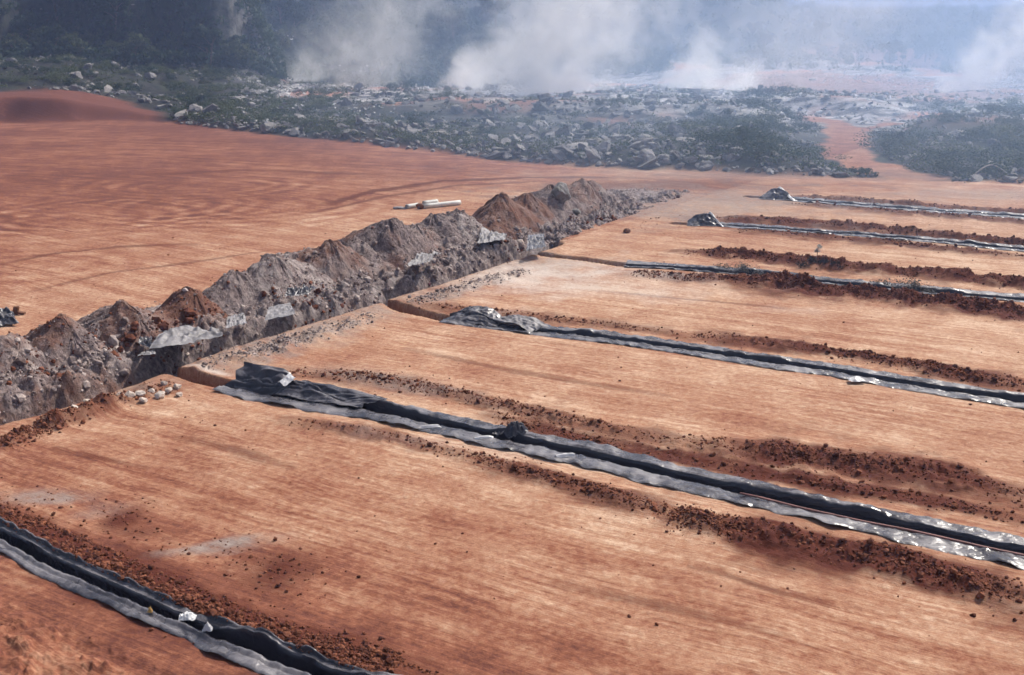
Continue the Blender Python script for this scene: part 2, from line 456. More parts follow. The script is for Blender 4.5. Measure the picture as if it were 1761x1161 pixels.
def mat_leaf(name, c1, c2):
    m = NT(name)
    geo = m.n('ShaderNodeNewGeometry'); oi = m.n('ShaderNodeObjectInfo').outputs['Random']
    f = m.math('ADD', m.math('MULTIPLY', geo.outputs['Random Per Island'], .65), m.math('MULTIPLY', oi, .35))
    col = m.mix(f, c1, c2)
    b = m.bsdf(col, .7, .25)
    tr = m.n('ShaderNodeBsdfTranslucent'); m.l(col, tr.inputs[0])
    mx = m.n('ShaderNodeMixShader'); mx.inputs[0].default_value = .3
    m.l(b.outputs[0], mx.inputs[1]); m.l(tr.outputs[0], mx.inputs[2]); m.l(mx.outputs[0], m.out.inputs[0])
    return m.m

M = dict(
 ground=mat_ground(),
 clod=mat_clod('red_clods', (.068, .023, .015), (.235, .090, .052)),
 gclod=mat_clod('grey_clods', (.12, .085, .08), (.48, .40, .37)),
 heap=mat_heap(),
 rock=mat_rock('quarry_rock', (.035, .033, .042), (.34, .32, .31), .6),
 stone=mat_rock('pale_stone', (.34, .25, .21), (.62, .54, .48)),
 plastic=mat_plastic(),
 lightplastic=mat_simple('dusty_grey_sheet', (.20, .19, .20), .55, .4, .35, 5),
 whiteplastic_glint=mat_simple('white_plastic_and_glints', (.60, .60, .62), .4, .5, .1, 3),  # white scraps, also painted glints and lit edges on the liners
 pipe=mat_simple('pale_cement_pipe', (.62, .62, .58), .6, .4, .12, 5),
 wood=mat_simple('old_timber', (.16, .075, .045), .85, .2, .4, 8),
 bark=mat_simple('bark', (.13, .10, .085), .9, .2, .4, 6),
 leaf=mat_leaf('leaf_dark', (.010, .022, .012), (.038, .068, .030)),
 leaf2=mat_leaf('leaf_olive', (.035, .05, .022), (.11, .135, .055)),
 leafdry=mat_leaf('leaf_dry', (.09, .09, .06), (.26, .24, .19)),
 drybrush=mat_leaf('dry_twigs', (.07, .065, .06), (.20, .19, .18)), darkbush=mat_leaf('withered_leaves', (.02, .02, .028), (.06, .05, .05)),
)

# ------------------------------------------------------------------ object helpers
def tag(o, label=None, cat=None, group=None, kind=None):
    if label: o['label'] = label
    if cat: o['category'] = cat
    if group: o['group'] = group
    if kind: o['kind'] = kind
    return o

def mesh_np(name, V, Fq, mat=None, smooth=False):
    """V (n,3); Fq (m,k) int faces of one size"""
    me = bpy.data.meshes.new(name)
    V = np.asarray(V, np.float32); Fq = np.asarray(Fq, np.int32)
    k = Fq.shape[1]
    me.vertices.add(len(V)); me.vertices.foreach_set('co', V.ravel())
    me.loops.add(Fq.size); me.loops.foreach_set('vertex_index', Fq.ravel())
    me.polygons.add(len(Fq)); me.polygons.foreach_set('loop_start', np.arange(0, Fq.size, k, dtype=np.int32))
    me.polygons.foreach_set('use_smooth', np.full(len(Fq), smooth))
    me.update(calc_edges=True)
    if mat: me.materials.append(mat)
    return me

def link(name, me, parent=None, loc=(0, 0, 0)):
    o = bpy.data.objects.new(name, me); COL.objects.link(o)
    o.location = loc
    if parent is not None: o.parent = parent
    return o

def empty(name, loc, rz=0):
    o = bpy.data.objects.new(name, None); COL.objects.link(o); o.location = loc; o.rotation_euler = (0, 0, rz)
    o.empty_display_size = .3
    return o

def copy_tree(o, parent=None):
    c = o.copy(); COL.objects.link(c); c.parent = parent
    for ch in list(o.children): copy_tree(ch, c)
    return c

def grid_faces(nu, nv):
    i = np.arange(nu * nv).reshape(nu, nv)
    return np.stack([i[:-1, :-1], i[1:, :-1], i[1:, 1:], i[:-1, 1:]], -1).reshape(-1, 4)

def ico(sub):
    import bmesh
    bm = bmesh.new(); bmesh.ops.create_icosphere(bm, subdivisions=sub, radius=1)
    V = np.array([v.co[:] for v in bm.verts]); Fc = np.array([[v.index for v in f.verts] for f in bm.faces]); bm.free()
    return V, Fc
ICO1, ICO2, ICO3 = ico(1), ico(2), ico(3)

def rock_shape(base, seed, flat=(1, .75, .55), planes=9, cut=.72):
    """angular stone: sphere clipped by random planes"""
    r = np.random.default_rng(seed)
    V = base[0].copy()
    for _ in range(planes):
        n = r.normal(size=3); n /= np.linalg.norm(n)
        c = cut * (.75 + .35 * r.random())
        dd = V @ n
        V = V - np.outer(np.clip(dd - c, 0, None), n)
    V = V * (1 + .05 * r.normal(size=(len(V), 1)))
    return V * np.array(flat)

def rotm(n, r):
    """n random rotations, mostly about z"""
    a = r.uniform(0, 2 * np.pi, n); b = r.normal(0, .45, n); c = r.normal(0, .45, n)
    ca, sa, cb, sb, cc, sc = np.cos(a), np.sin(a), np.cos(b), np.sin(b), np.cos(c), np.sin(c)
    Rz = np.zeros((n, 3, 3)); Rz[:, 0, 0] = ca; Rz[:, 0, 1] = -sa; Rz[:, 1, 0] = sa; Rz[:, 1, 1] = ca; Rz[:, 2, 2] = 1
    Ry = np.zeros((n, 3, 3)); Ry[:, 0, 0] = cb; Ry[:, 0, 2] = sb; Ry[:, 2, 0] = -sb; Ry[:, 2, 2] = cb; Ry[:, 1, 1] = 1
    Rx = np.zeros((n, 3, 3)); Rx[:, 1, 1] = cc; Rx[:, 1, 2] = -sc; Rx[:, 2, 1] = sc; Rx[:, 2, 2] = cc; Rx[:, 0, 0] = 1
    return Rz @ Ry @ Rx

def scatter_mesh(name, pts, sizes, mat, base=ICO1, flat=(1, .8, .65), seed=1, variants=8, smooth=False, cut=.72, planes=9):
    """one mesh holding stones at pts (n,3)"""
    r = np.random.default_rng(seed)
    n = len(pts)
    if n == 0: return None
    protos = np.stack([rock_shape(base, seed * 31 + i, flat, planes, cut) for i in range(variants)])
    pick = r.integers(0, variants, n)
    Vs = protos[pick]
    Vs = np.einsum('nij,nkj->nki', rotm(n, r), Vs) * np.asarray(sizes)[:, None, None]
    Vs = Vs + np.asarray(pts)[:, None, :]
    k = Vs.shape[1]
    Fs = (base[1][None] + (np.arange(n) * k)[:, None, None]).reshape(-1, 3)
    return mesh_np(name, Vs.reshape(-1, 3), Fs, mat, smooth)

# ------------------------------------------------------------------ ground sheet
def build_ground():
    dense = np.linspace(R(-31), R(31), 1000)
    side = np.linspace(R(31), R(180), 70)[1:]
    th = np.concatenate([-side[::-1], dense, side])
    r1 = np.exp(np.linspace(math.log(9), math.log(130), 1010))
    r2 = np.exp(np.linspace(math.log(130), math.log(1600), 215))[1:]
    rr = np.concatenate([[.01, 3, 6], r1, r2])
    T, RR = np.meshgrid(th, rr, indexing='ij')
    x = (RR * np.sin(T)).ravel(); y = (RR * np.cos(T)).ravel()
    d = np.hypot(x, y)
    z = terrain_base(x, y)
    dark = np.zeros_like(x); grey = np.zeros_like(x)
    nr = d < 100
    zn, dk, gr = near_detail(x[nr], y[nr])
    z[nr] += zn * (1 - sst(85, 100, d[nr])); dark[nr] = dk; grey[nr] = gr
    s, tht, _ = beyond(x, y); td = np.degrees(tht)
    pale = np.zeros_like(x)
    for (px, py, rx, ry, rot, ch, k) in PATCH:
        dx, dy = x - px, y - py
        a = (dx * math.cos(rot) + dy * math.sin(rot)) / rx; b = (-dx * math.sin(rot) + dy * math.cos(rot)) / ry
        m = np.clip(1.3 * np.exp(-(a * a + b * b)) + fbm(x * .9, y * .9, 4) * .7 * (a * a + b * b < 4) - .12, 0, 1) * k * (a * a + b * b < 5)
        if ch == 0: dark = np.maximum(dark, m)
        elif ch == 1: pale = np.maximum(pale, m)
        else: grey = np.maximum(grey, m)
    cutm = (z > -.12) | (d > 100)
    offc = sst(.30, .55, pdist(x, y, TR_A, 2)[0]) * sst(.30, .5, pdist(x, y, TR_B, 2)[0]) * sst(.34, .55, pdist(x, y, MAIN, 2)[0])
    pale = pale * cutm * offc; grey = grey * cutm * offc
    # tyre loops of the left pad
    loops = np.zeros_like(x)
    for px, py, rad in ((235, 355, 6.5), (150, 372, 5.0), (75, 385, 4.5), (60, 455, 3.5), (400, 355, 7), (330, 320, 6)):
        lx, ly = at(px, py); rr_ = np.hypot((x - lx) / 1.25, y - ly)
        rr_ = rr_ + fbm(x * .3, y * .3, 2) * .5
        loops += np.sin(rr_ * 2 * np.pi / 1.05) * np.exp(-((rr_ - rad * .62) / (rad * .33)) ** 2) * (y < ly + 2.5) * np.clip(.6 + fbm(x * .4, y * .4, 2), 0, 1)
    # land beyond the pad
    edge_n = fbm(x * .16, y * .16, 4) * 5
    veg = sst(-.6, 1.6, s + edge_n * .35)
    road = np.minimum(pdist(x, y, ROAD, 9)[0], pdist(x, y, ROAD2, 9)[0] + .8)
    veg = np.where(s > -8, veg * sst(1.1, 2.0, road + fbm(x * .4, y * .4, 3) * 1.2), veg)
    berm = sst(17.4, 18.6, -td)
    veg = veg * (1 - berm * (1 - sst(9, 14, s + edge_n)))
    pinkpatch = sst(.30, .45, fbm(x * .02 + 3, y * .012, 3) + .12) * sst(120, 150, d) * (1 - sst(330, 420, d)) * (td > -6)
    veg = veg * (1 - .75 * pinkpatch * (1 - sst(165, 195, d) * (td < 9)))
    ash = sst(20, 50, s) * (1 - sst(np.interp(td, [-5, 8], [185, 240]), np.interp(td, [-5, 8], [215, 300]), d)) * sst(-16, -9, td)
    # overall redness of the pad, and the painted shade of the berm
    _, _, left = None, None, None
    u, v, left = streak_uv(x, y)
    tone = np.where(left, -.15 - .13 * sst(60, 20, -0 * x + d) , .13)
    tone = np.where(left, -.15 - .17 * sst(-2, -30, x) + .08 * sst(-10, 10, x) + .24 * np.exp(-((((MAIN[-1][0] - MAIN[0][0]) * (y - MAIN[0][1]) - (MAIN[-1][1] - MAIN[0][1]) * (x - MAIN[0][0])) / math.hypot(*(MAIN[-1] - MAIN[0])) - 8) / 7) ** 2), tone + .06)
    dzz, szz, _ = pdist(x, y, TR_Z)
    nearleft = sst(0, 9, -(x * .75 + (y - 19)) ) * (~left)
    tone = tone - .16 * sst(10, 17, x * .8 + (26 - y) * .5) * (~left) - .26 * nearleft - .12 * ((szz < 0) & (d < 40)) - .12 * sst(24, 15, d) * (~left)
    tone = tone - .08 * sst(45, 70, d) - .28 * berm * sst(-1, .5, s) * (1 - sst(9, 14, s))  # berm's shaded face painted in as darker, redder soil
    tone = tone + loops * .20 - .16 * (1 - sst(1.5, 3.0, road)) * (s > -3)
    V = np.stack([x, y, z], 1)
    me = mesh_np('ground', V, grid_faces(len(th), len(rr)), M['ground'], True)
    uv = me.uv_layers.new(name='drag')
    li = np.empty(len(me.loops), np.int32); me.loops.foreach_get('vertex_index', li)
    uv.data.foreach_set('uv', np.stack([u[li], v[li]], 1).astype(np.float32).ravel())
    ca = me.color_attributes.new('soil', 'FLOAT_COLOR', 'POINT')
    ca.data.foreach_set('color', np.stack([dark, pale, grey, np.ones_like(x)], 1).astype(np.float32).ravel())
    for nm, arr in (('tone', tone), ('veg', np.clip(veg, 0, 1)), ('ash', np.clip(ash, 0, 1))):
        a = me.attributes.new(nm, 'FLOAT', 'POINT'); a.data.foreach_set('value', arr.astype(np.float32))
    tag(link('ground', me), kind='structure')
build_ground()

# ------------------------------------------------------------------ spoil heaps along the header trench
def resample(pl, step, a0=0, a1=None):
    seg = np.hypot(*np.diff(pl, axis=0).T); cum = np.concatenate([[0], np.cumsum(seg)])
    a1 = cum[-1] if a1 is None else min(a1, cum[-1])
    s = np.arange(a0, a1, step)
    xx = np.interp(s, cum, pl[:, 0]); yy = np.interp(s, cum, pl[:, 1])
    # smoothing of corners
    for _ in range(6):
        xx[1:-1] = (xx[:-2] + 2 * xx[1:-1] + xx[2:]) / 4; yy[1:-1] = (yy[:-2] + 2 * yy[1:-1] + yy[2:]) / 4
    tx = np.gradient(xx); ty = np.gradient(yy); L = np.hypot(tx, ty); tx /= L; ty /= L
    return s, xx, yy, tx, ty

def main_side(x, y):
    d, s, a = pdist(x, y, MAIN_EXT); return d * s, a
MAIN_EXT = np.vstack([MAIN, line([(1060, 382), (1150, 350), (1200, 330)])])
HEAPS = [  # pixel of the summit, rough height, radius, label
 (-70, 612, 1.30, 2.6, 'grey spoil heap cut off by the left edge of the picture'),
 (28, 574, 1.25, 2.3, 'low pale grey spoil heap beside the crumpled dark sheet'),
 (122, 550, 1.25, 2.3, 'brownish spoil heap second from the left edge'),
 (236, 513, 1.40, 2.5, 'steep pointed spoil heap with dark left flank behind the draped grey sheet'),
 (335, 500, 1.10, 2.2, 'orange brown low spoil heap right of the steep pointed one'),
 (405, 470, 1.15, 2.1, 'grey shoulder of spoil just left of the pale capped summit'),
 (475, 438, 1.50, 2.7, 'spoil heap with a pale grey cap and dark red shoulder'),
 (565, 420, 1.35, 2.4, 'grey brown spoil heap between the pale capped and the dark red one'),
 (668, 388, 1.50, 2.7, 'spoil heap with a dark red crest, nearest in front of the loose pipes'),
 (745, 378, 1.15, 2.2, 'small dark crested spoil heap right of the dark red crest'),
 (785, 368, 1.25, 2.5, 'smooth grey spoil heap directly below the right end of the pipes'),
 (858, 345, 1.45, 2.8, 'rough dark spoil heap right of the smooth grey one'),
 (945, 325, 1.35, 2.6, 'spoil heap carrying the dark boulder on its flank'),
 (1010, 311, 1.45, 3.0, 'far tallest spoil heap at the right end of the ridge'),
 (1052, 322, 1.15, 3.0, 'grey spoil heap just beyond the tallest one, near the far end of the ridge'),
 (1098, 334, .85, 2.8, 'low flattened grey spoil heap tailing off at the far end of the ridge'),
 (905, 338, 1.20, 2.4, 'small brown spoil heap between the rough dark one and the boulder'),
 (615, 408, 1.15, 2.2, 'small grey spoil heap on the left shoulder of the dark red crested one'),
 (520, 432, 1.10, 2.2, 'small grey shoulder heap just right of the pale capped summit'),
 (180, 545, .95, 2.0, 'low brown saddle heap left of the steep pointed one'),
 (712, 392, 1.05, 2.0, 'low grey heap in the gap right of the dark red crest'),

]
heap_fields = []
for i, (px, py, h, rad, lab) in enumerate(HEAPS):
    cx, cy = at(px, py, h * 1.0)
    heap_fields.append([cx, cy, h, rad])
def heap_h(i, x, y):
    cx, cy, h, rad = heap_fields[i]
    # across the ridge the heap is wider on the trench side
    d, a = main_side(x, y)
    dx, dy = x - cx, y - cy
    r = np.hypot(dx, dy)
    ang = np.arctan2(dy, dx)
    rr = rad * (1 + .22 * np.sin(ang * 2 + i) + .5 * fbm(ang * .9 + i * 3, r * .15 + i, 2))
    t = np.sqrt((r / rr) ** 2 + .004) - .04
    f = np.clip(1 - t, 0, 1)
    
    z = h * 1.12 * f * sst(.7, 2.6, d)
    # gullies and lumps
    z = z + f ** .4 * (fbm(x * .9 + i, y * .9, 3) * .34 + (.5 - np.abs(fbm(ang * 2.5 + i, r * .6, 3)) * 2.2) * .06 + fbm(x * 3.4, y * 3.4 + i, 4) * .13 + np.clip(fbm(x * 7, y * 7 + i, 2), 0, 1) * .10)
    return z
def bank_h(x, y):
    """low continuous bank of thrown earth between the heaps and the cut; its face runs down into the cut"""
    d, a = main_side(x, y)
    L = float(np.sum(np.hypot(*np.diff(MAIN_EXT, axis=0).T)))
    LM = float(np.sum(np.hypot(*np.diff(MAIN, axis=0).T)))
    f = sst(.0, .5, d) * (1 - sst(2.4, 5.4, d))
    f = f * sst(0, 3, L - a - 2) * sst(0, 2, a)
    n = fbm(x * .5, y * .5, 3) * .45 + fbm(x * 1.9, y * 1.9, 4) * .38 + np.abs(fbm(x * 4.2, y * 4.2, 3)) * .22
    led = fbm(x * 1.3 + 9, y * 1.3, 3) * .55
    face = (1 - sst(.42, .82, d + led * .35)) * sst(0, 2, LM - a)
    lump = (np.abs(fbm(x * 2.6, y * 2.6, 4)) - .15) * .55
    core = np.exp(-((d - 3.1) / 1.1) ** 2) * .14 * sst(0, 2.5, L - a) * (1 + .5 * fbm(a * .35, a * 0 + 1, 2)) * sst(.9, 1.6, d)
    return core + f * (.06 + .20 * sst(.5, 2.4, d) + n * .85 * (.45 + .55 * sst(.4, 1.4, d))) - face * .66 + 0 * d + lump * sst(.35, .6, d) * (1 - sst(1.0, 2.0, d)) * .8
MAINL = float(np.sum(np.hypot(*np.diff(MAIN, axis=0).T)))
def build_heaps():
    N = 150
    for i, (px, py, h, rad, lab) in enumerate(HEAPS):
        cx, cy, _, _ = heap_fields[i]
        # polar grid that follows the heap's own outline
        q = np.linspace(0, 1.0, 64); t = np.linspace(0, 2 * np.pi, 181)
        Q, T = np.meshgrid(q, t, indexing='ij')
        Rr = Q * rad * 1.75
        x = cx + Rr * np.cos(T); y = cy + Rr * np.sin(T)
        z = heap_h(i, x.ravel(), y.ravel()).reshape(x.shape)
        d, a = main_side(x, y)
        z = np.where(d < 1.0, -.4, z)
        g = ground_z(x.ravel(), y.ravel()).reshape(x.shape)
        zz = np.where(z <= 0.015, g - .12, np.maximum(g, -.1) + z)
        zz = np.where(d < .95, -1.1, zz)
        V = np.stack([x - cx, y - cy, zz], -1).reshape(-1, 3)
        me = mesh_np('spoil_heap', V, grid_faces(*x.shape), M['heap'], True)
        me.attributes.new('pale', 'FLOAT', 'POINT').data.foreach_set('value', np.full(len(V), [.1, .8, .2, .35, 0, .3, .9, .5, .1, .3, .9, .3, .4, .7, .8, .7, .3, .6, .8, .2, .7][i], np.float32))
        o = link('spoil_heap', me, None, (cx, cy, 0))
        tag(o, lab, 'earth heap', 'spoil heaps along the header trench')
    # bank
    s, xx, yy, tx, ty = resample(MAIN_EXT, .07, 0, None)
    off = np.concatenate([np.linspace(.10, 1.5, 60), np.linspace(1.55, 6.0, 80)])
    X = xx[:, None] - ty[:, None] * off; Y = yy[:, None] + tx[:, None] * off
    z = bank_h(X.ravel(), Y.ravel()).reshape(X.shape)
    g = ground_z(X.ravel(), Y.ravel()).reshape(X.shape)
    Z = np.maximum(g, -.05) * (off[None, :] > 1.2) + z
    Z = np.where((z < .02) & (off[None, :] > 2.0), g - .06, Z)
    Z[:, 0] = -1.0
    k_ = np.clip((MAINL - s) / 2.0, 0, 1)[:, None]
    Z = np.where((off[None, :] < 1.25) & (k_ <= 0), np.where(z < .03, g - .08, g + z), Z)
    V = np.stack([X, Y, Z], -1).reshape(-1, 3)
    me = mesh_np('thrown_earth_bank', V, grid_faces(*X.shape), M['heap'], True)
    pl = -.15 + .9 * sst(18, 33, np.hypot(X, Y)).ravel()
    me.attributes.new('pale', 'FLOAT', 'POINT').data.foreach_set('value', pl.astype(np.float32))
    tag(link('earth_bank', me), 'long low bank of lumpy thrown earth on the edge of the header trench', 'earth bank')
build_heaps()
def ridge_top(x, y):
    x = np.atleast_1d(np.asarray(x, float)); y = np.atleast_1d(np.asarray(y, float))
    g = np.maximum(ground_z(x, y), -.05)
    z = bank_h(x, y); d, a = main_side(x, y)
    for i in range(len(HEAPS)): z = np.maximum(z, np.where(d > 1.1, heap_h(i, x, y), z))
    return g + z

# rubble lying over the ridge
def ridge_rubble():
    s, xx, yy, tx, ty = resample(MAIN_EXT, .02)
    n = 15000
    k = RNG.integers(0, len(s), n)
    off = .6 + np.abs(RNG.normal(0, 2.0, n))
    near = RNG.random(n) < .45
    off = np.where(near, .18 + RNG.random(n) * 1.5, off); off = np.clip(off, .18, 5.4)
    x = xx[k] - ty[k] * off; y = yy[k] + tx[k] * off
    z = ridge_top(x, y)
    size = np.clip(RNG.lognormal(-3.5, .62, n), .015, .22) * np.where(near, 1.3, .75)
    size = size * np.where((s[k] > MAINL) & (fbm(x * .7, y * .7, 3) < .05), .35, 1)
    red = (fbm(x * .45, y * .45, 3) + RNG.normal(0, .2, n)) > .30
    P = np.stack([x, y, z + size * .2], 1)
    me = scatter_mesh('rubble_grey', P[~red], size[~red], M['gclod'], seed=5)
    tag(link('grey_rubble', me), 'grey stone fragments strewn over the spoil ridge', 'rubble', kind='stuff')
    me = scatter_mesh('rubble_red', P[red], size[red], M['clod'], seed=6)
    tag(link('red_rubble', me), 'reddish earth lumps strewn over the spoil ridge', 'rubble', kind='stuff')
ridge_rubble()

# ------------------------------------------------------------------ clods along the windrows
ROW_LABELS = {
 505: 'short strip of red crumbs just below the standing folded end of the near liner', 800: 'thin strip of red crumbs below the middle of the near liner',
 1160: 'thick dark red clod ridge below the right half of the near liner', 500: 'thin reddish clod strip just above the start of the near liner',
 1200: 'broad dark red clod ridge in the field above the right half of the near liner', 850: 'dark red soil band hugging the far edge of the near liner',
 690: 'faint clod strip above the start of the second liner', 12001: 'dark clod strip above the right half of the second liner',
 1090: 'clod strip just below the start of the third liner', 1290: 'strong dark red clod ridge below the right half of the third liner',
 1180: 'dark red clod ridge above the third liner with a low bush on it', 1215: 'red clod strip above the glinting fourth liner',
 1270: 'thin red strip below the glinting fourth liner', 1350: 'red strip above the farthest liner', 1360: 'thin red strip below the farthest liner',
 -60: 'dense dark red clod bank along the far edge of the bottom left liner', -40: 'thin dark rut line with crumbs above the bottom left liner',
 0: 'brown clod bank on the near rim of the header trench at the left edge', 345: 'grey gravel strip on the header trench rim above the near liner',
 705: 'grey gravel strip on the header trench rim between second and third trench'}
def clods():
    for i, (pl, w, h, m, c) in enumerate(ROWL):
        L = float(np.sum(np.hypot(*np.diff(pl, axis=0).T)))
        n = int(L * c * 13)
        s, xx, yy, tx, ty = resample(pl, .02)
        k = RNG.integers(0, len(s), n)
        dens = np.clip(.55 + fbm(s[k] * .45, s[k] * 0 + i, 3) * 1.2, .25, 1)
        keep = RNG.random(n) < dens
        k = k[keep]; n = len(k)
        off = RNG.normal(0, w * .48, n)
        x = xx[k] - ty[k] * off; y = yy[k] + tx[k] * off
        z = ground_z(x, y)
        dist = np.hypot(x, y)
        size = np.clip(RNG.lognormal(-4.15, .55, n), .008, .075) * (1 + dist / 90)
        ok = z > -.25
        me = scatter_mesh('clods', np.stack([x, y, z + size * .25], 1)[ok], size[ok], M['clod'] if m > 0 else M['gclod'], seed=40 + i)
        nm = 'soil_clods' if m > 0 else 'gravel'; key = ROWS[i][0][0]; lab_ = ROW_LABELS.get(12001 if key == (1200, 578) else key[0])
        if me: tag(link(nm, me), lab_, 'clods' if m > 0 else 'gravel', kind='stuff')
    # small clusters
    pts = []; sz = []
    for px, py, r, n in ((60, 856, .5, 14), (92, 858, .4, 10), (158, 878, .4, 14), (205, 890, .35, 40), (228, 912, .45, 28), (255, 917, .25, 12), (370, 940, .5, 22), (392, 930, .3, 14),
                         (305, 955, .25, 8), (470, 968, .4, 40), (487, 992, .35, 46), (500, 1000, .4, 20), (425, 962, .3, 10), (1675, 980, .8, 20), (1180, 1000, .7, 6), (660, 655, .8, 30), (700, 665, .9, 30),
                         (830, 482, .8, 24), (1095, 395, .6, 8), (1130, 385, 1.2, 40), (1600, 790, .6, 10), (1690, 785, .5, 5)):
        cx, cy = at(px, py)
        a = RNG.normal(0, r, (n, 2)); pts.append(np.array([cx, cy]) + a); sz.append(np.clip(RNG.lognormal(-3.85, .5, n), .012, .065))
    # tilled corner and stray grains everywhere
    n = 900
    bx = RNG.uniform(-13, 2, n); by = RNG.uniform(12.5, 24, n)
    dd, ss, _ = pdist(bx, by, TR_Z); ok = (ss < 0) & (dd > 1.0)
    pts.append(np.stack([bx, by], 1)[ok]); sz.append(np.clip(RNG.lognormal(-3.8, .6, int(ok.sum())), .012, .08))
    n = 1500
    th = RNG.uniform(R(-29), R(29), n); dd = np.sqrt(RNG.uniform(14 ** 2, 60 ** 2, n))
    pts.append(np.stack([dd * np.sin(th), dd * np.cos(th)], 1)); sz.append(np.clip(RNG.lognormal(-4.1, .45, n), .008, .06))
    P = np.vstack(pts); S = np.concatenate(sz)
    z = ground_z(P[:, 0], P[:, 1]); ok = z > -.2
    me = scatter_mesh('stray', np.column_stack([P, z + S * .2])[ok], S[ok], M['clod'], seed=77)
    tag(link('loose_clods', me), 'scattered loose clods and grains lying on the red earth', 'clods', kind='stuff')
clods()

# ------------------------------------------------------------------ plastic liners
def liner(key, pl, a0, flap_n, flap_f, label, seed, raise_fn=None, sag=.0, step=.06, halfslot=.24, depth=.72):
    s, xx, yy, tx, ty = resample(pl, step, a0)
    n = len(s)
    # parameter across: near flap (right of travel, towards the camera) to far flap
    prof = []
    for q in np.linspace(1, 0, 12): prof.append(('n', q))
    for q in np.linspace(0, 1, 9)[1:]: prof.append(('wn', q))
    for q in np.linspace(0, 1, 5)[1:]: prof.append(('b', q))
    for q in np.linspace(0, 1, 9)[1:]: prof.append(('wf', q))
    for q in np.linspace(0, 1, 12)[1:]: prof.append(('f', q))
    k = seed * 13.7
    gate = np.clip(.6 + 1.3 * fbm(s * .35, s * 0 + k + 21, 3), .15, 1.6)
    hn = halfslot + .05 * fbm(s * .9, s * 0 + k, 3)
    hf = halfslot + .07 * fbm(s * .55, s * 0 + k + 5, 3) + .04 * np.abs(np.sin(s * 1.15 + k + 2 * fbm(s * .3, s * 0, 2)))
    fn = flap_n * (1 + .30 * fbm(s * .55, s * 0 + k + 9, 4) + .22 * fbm(s * 2.6, s * 0 + k + 2, 3)); ff = flap_f * (1 + .34 * fbm(s * .5, s * 0 + k + 12, 4) + .25 * fbm(s * 2.2, s * 0 + k + 4, 3))
    cols = []
    for typ, q in prof:
        if typ == 'n': off = -(hn + q * fn); hz = .035 + 0 * s; e = q
        elif typ == 'f': off = hf + q * ff; hz = .045 + 0 * s; e = q
        elif typ == 'wn': off = -(hn * (1 - .35 * q)); hz = -depth * q + .035; e = 0
        elif typ == 'wf': off = hf * (.65 + .35 * q); hz = -depth * (1 - q) + .045; e = 0
        else: off = -hn * .65 + (hn + hf) * .65 * q; hz = -depth - .03 + 0 * s; e = 0
        w = 1.0 if typ in 'nf' else .5
        cross = fbm(s * 2.3 + off * .5, off * .8 + k, 3) * .05 + (np.abs(fbm(s * 4.5 + off, off * 1.1 + k, 2)) - .12) * .06
        cross = cross * gate + (fbm(s * 6 + off * 4, off * 3 + k + 7, 2)) * .035 * (typ in 'nf')
        if typ == 'n': cross = cross + .07 * q * gate * np.clip(fbm(s * 1.4, s * 0 + k + 3, 2) * 2.2, -.3, 1)
        if typ == 'f': cross = cross + np.clip(fbm(s * .8, s * 0 + k + 8, 3) * .16, -.02, .14) * np.sin(np.pi * min(q + .15, 1))
        if typ in 'nf' and q < .2: cross = cross + .03
        X = xx - ty * off; Y = yy + tx * off
        if typ in 'nf':
            g = np.maximum(ground_z(X, Y), -.03)
            Z = g + hz * (1 if q < .95 else .5) + np.clip(cross * w, -.02, 1)
        else:
            Z = hz + cross * w * .6
            X = X - ty * cross * .5; Y = Y + tx * cross * .5
        if raise_fn is not None:
            rz, sh = raise_fn(s - a0, typ, q)
            Z = Z + rz; X = X - ty * sh; Y = Y + tx * sh
        cols.append(np.stack([X, Y, Z], -1))
    V = np.stack(cols, 1)
    me = mesh_np('trench_liner', V.reshape(-1, 3), grid_faces(n, len(prof)), M['plastic'], True)
    o = link('trench_liner', me)
    tag(o, label, 'plastic liner', 'black plastic trench liners')
    return o, (s, xx, yy, tx, ty)

def crumpled(name, corners, hfun, mat, nx=46, ny=34, seed=0, amp=.10, parent=None, over=None, lift=.02):
    """a crumpled sheet spanning four ground corners; hfun(u,v) gives the height of its folds"""
    c = np.array(corners, float)
    u, v = np.meshgrid(np.linspace(0, 1, nx), np.linspace(0, 1, ny), indexing='ij')
    uu = u + .05 * fbm(v * 4 + seed, u * 3, 2); vv = v + .10 * fbm(u * 4 + seed * 3, v * 3, 2)
    P = (c[0] * (1 - uu)[..., None] * (1 - vv)[..., None] + c[1] * uu[..., None] * (1 - vv)[..., None] + c[2] * uu[..., None] * vv[..., None] + c[3] * (1 - uu)[..., None] * vv[..., None])
    g = (over or ground_z)(P[..., 0].ravel(), P[..., 1].ravel()).reshape(u.shape)
    g = np.maximum(g, -.02)
    fold = (np.abs(fbm(u * 4.5 + seed, v * 3.5, 3)) * 1.6 + np.abs(fbm(u * 9 + seed, v * 6, 2)) * .5) * amp
    Z = g + lift + hfun(u, v) + fold * (.35 + .65 * np.sin(np.pi * np.clip(v, 0, 1)))
    V = np.stack([P[..., 0], P[..., 1], Z], -1).reshape(-1, 3)
    me = mesh_np(name, V, grid_faces(nx, ny), mat, True)
    return link(name, me, parent)

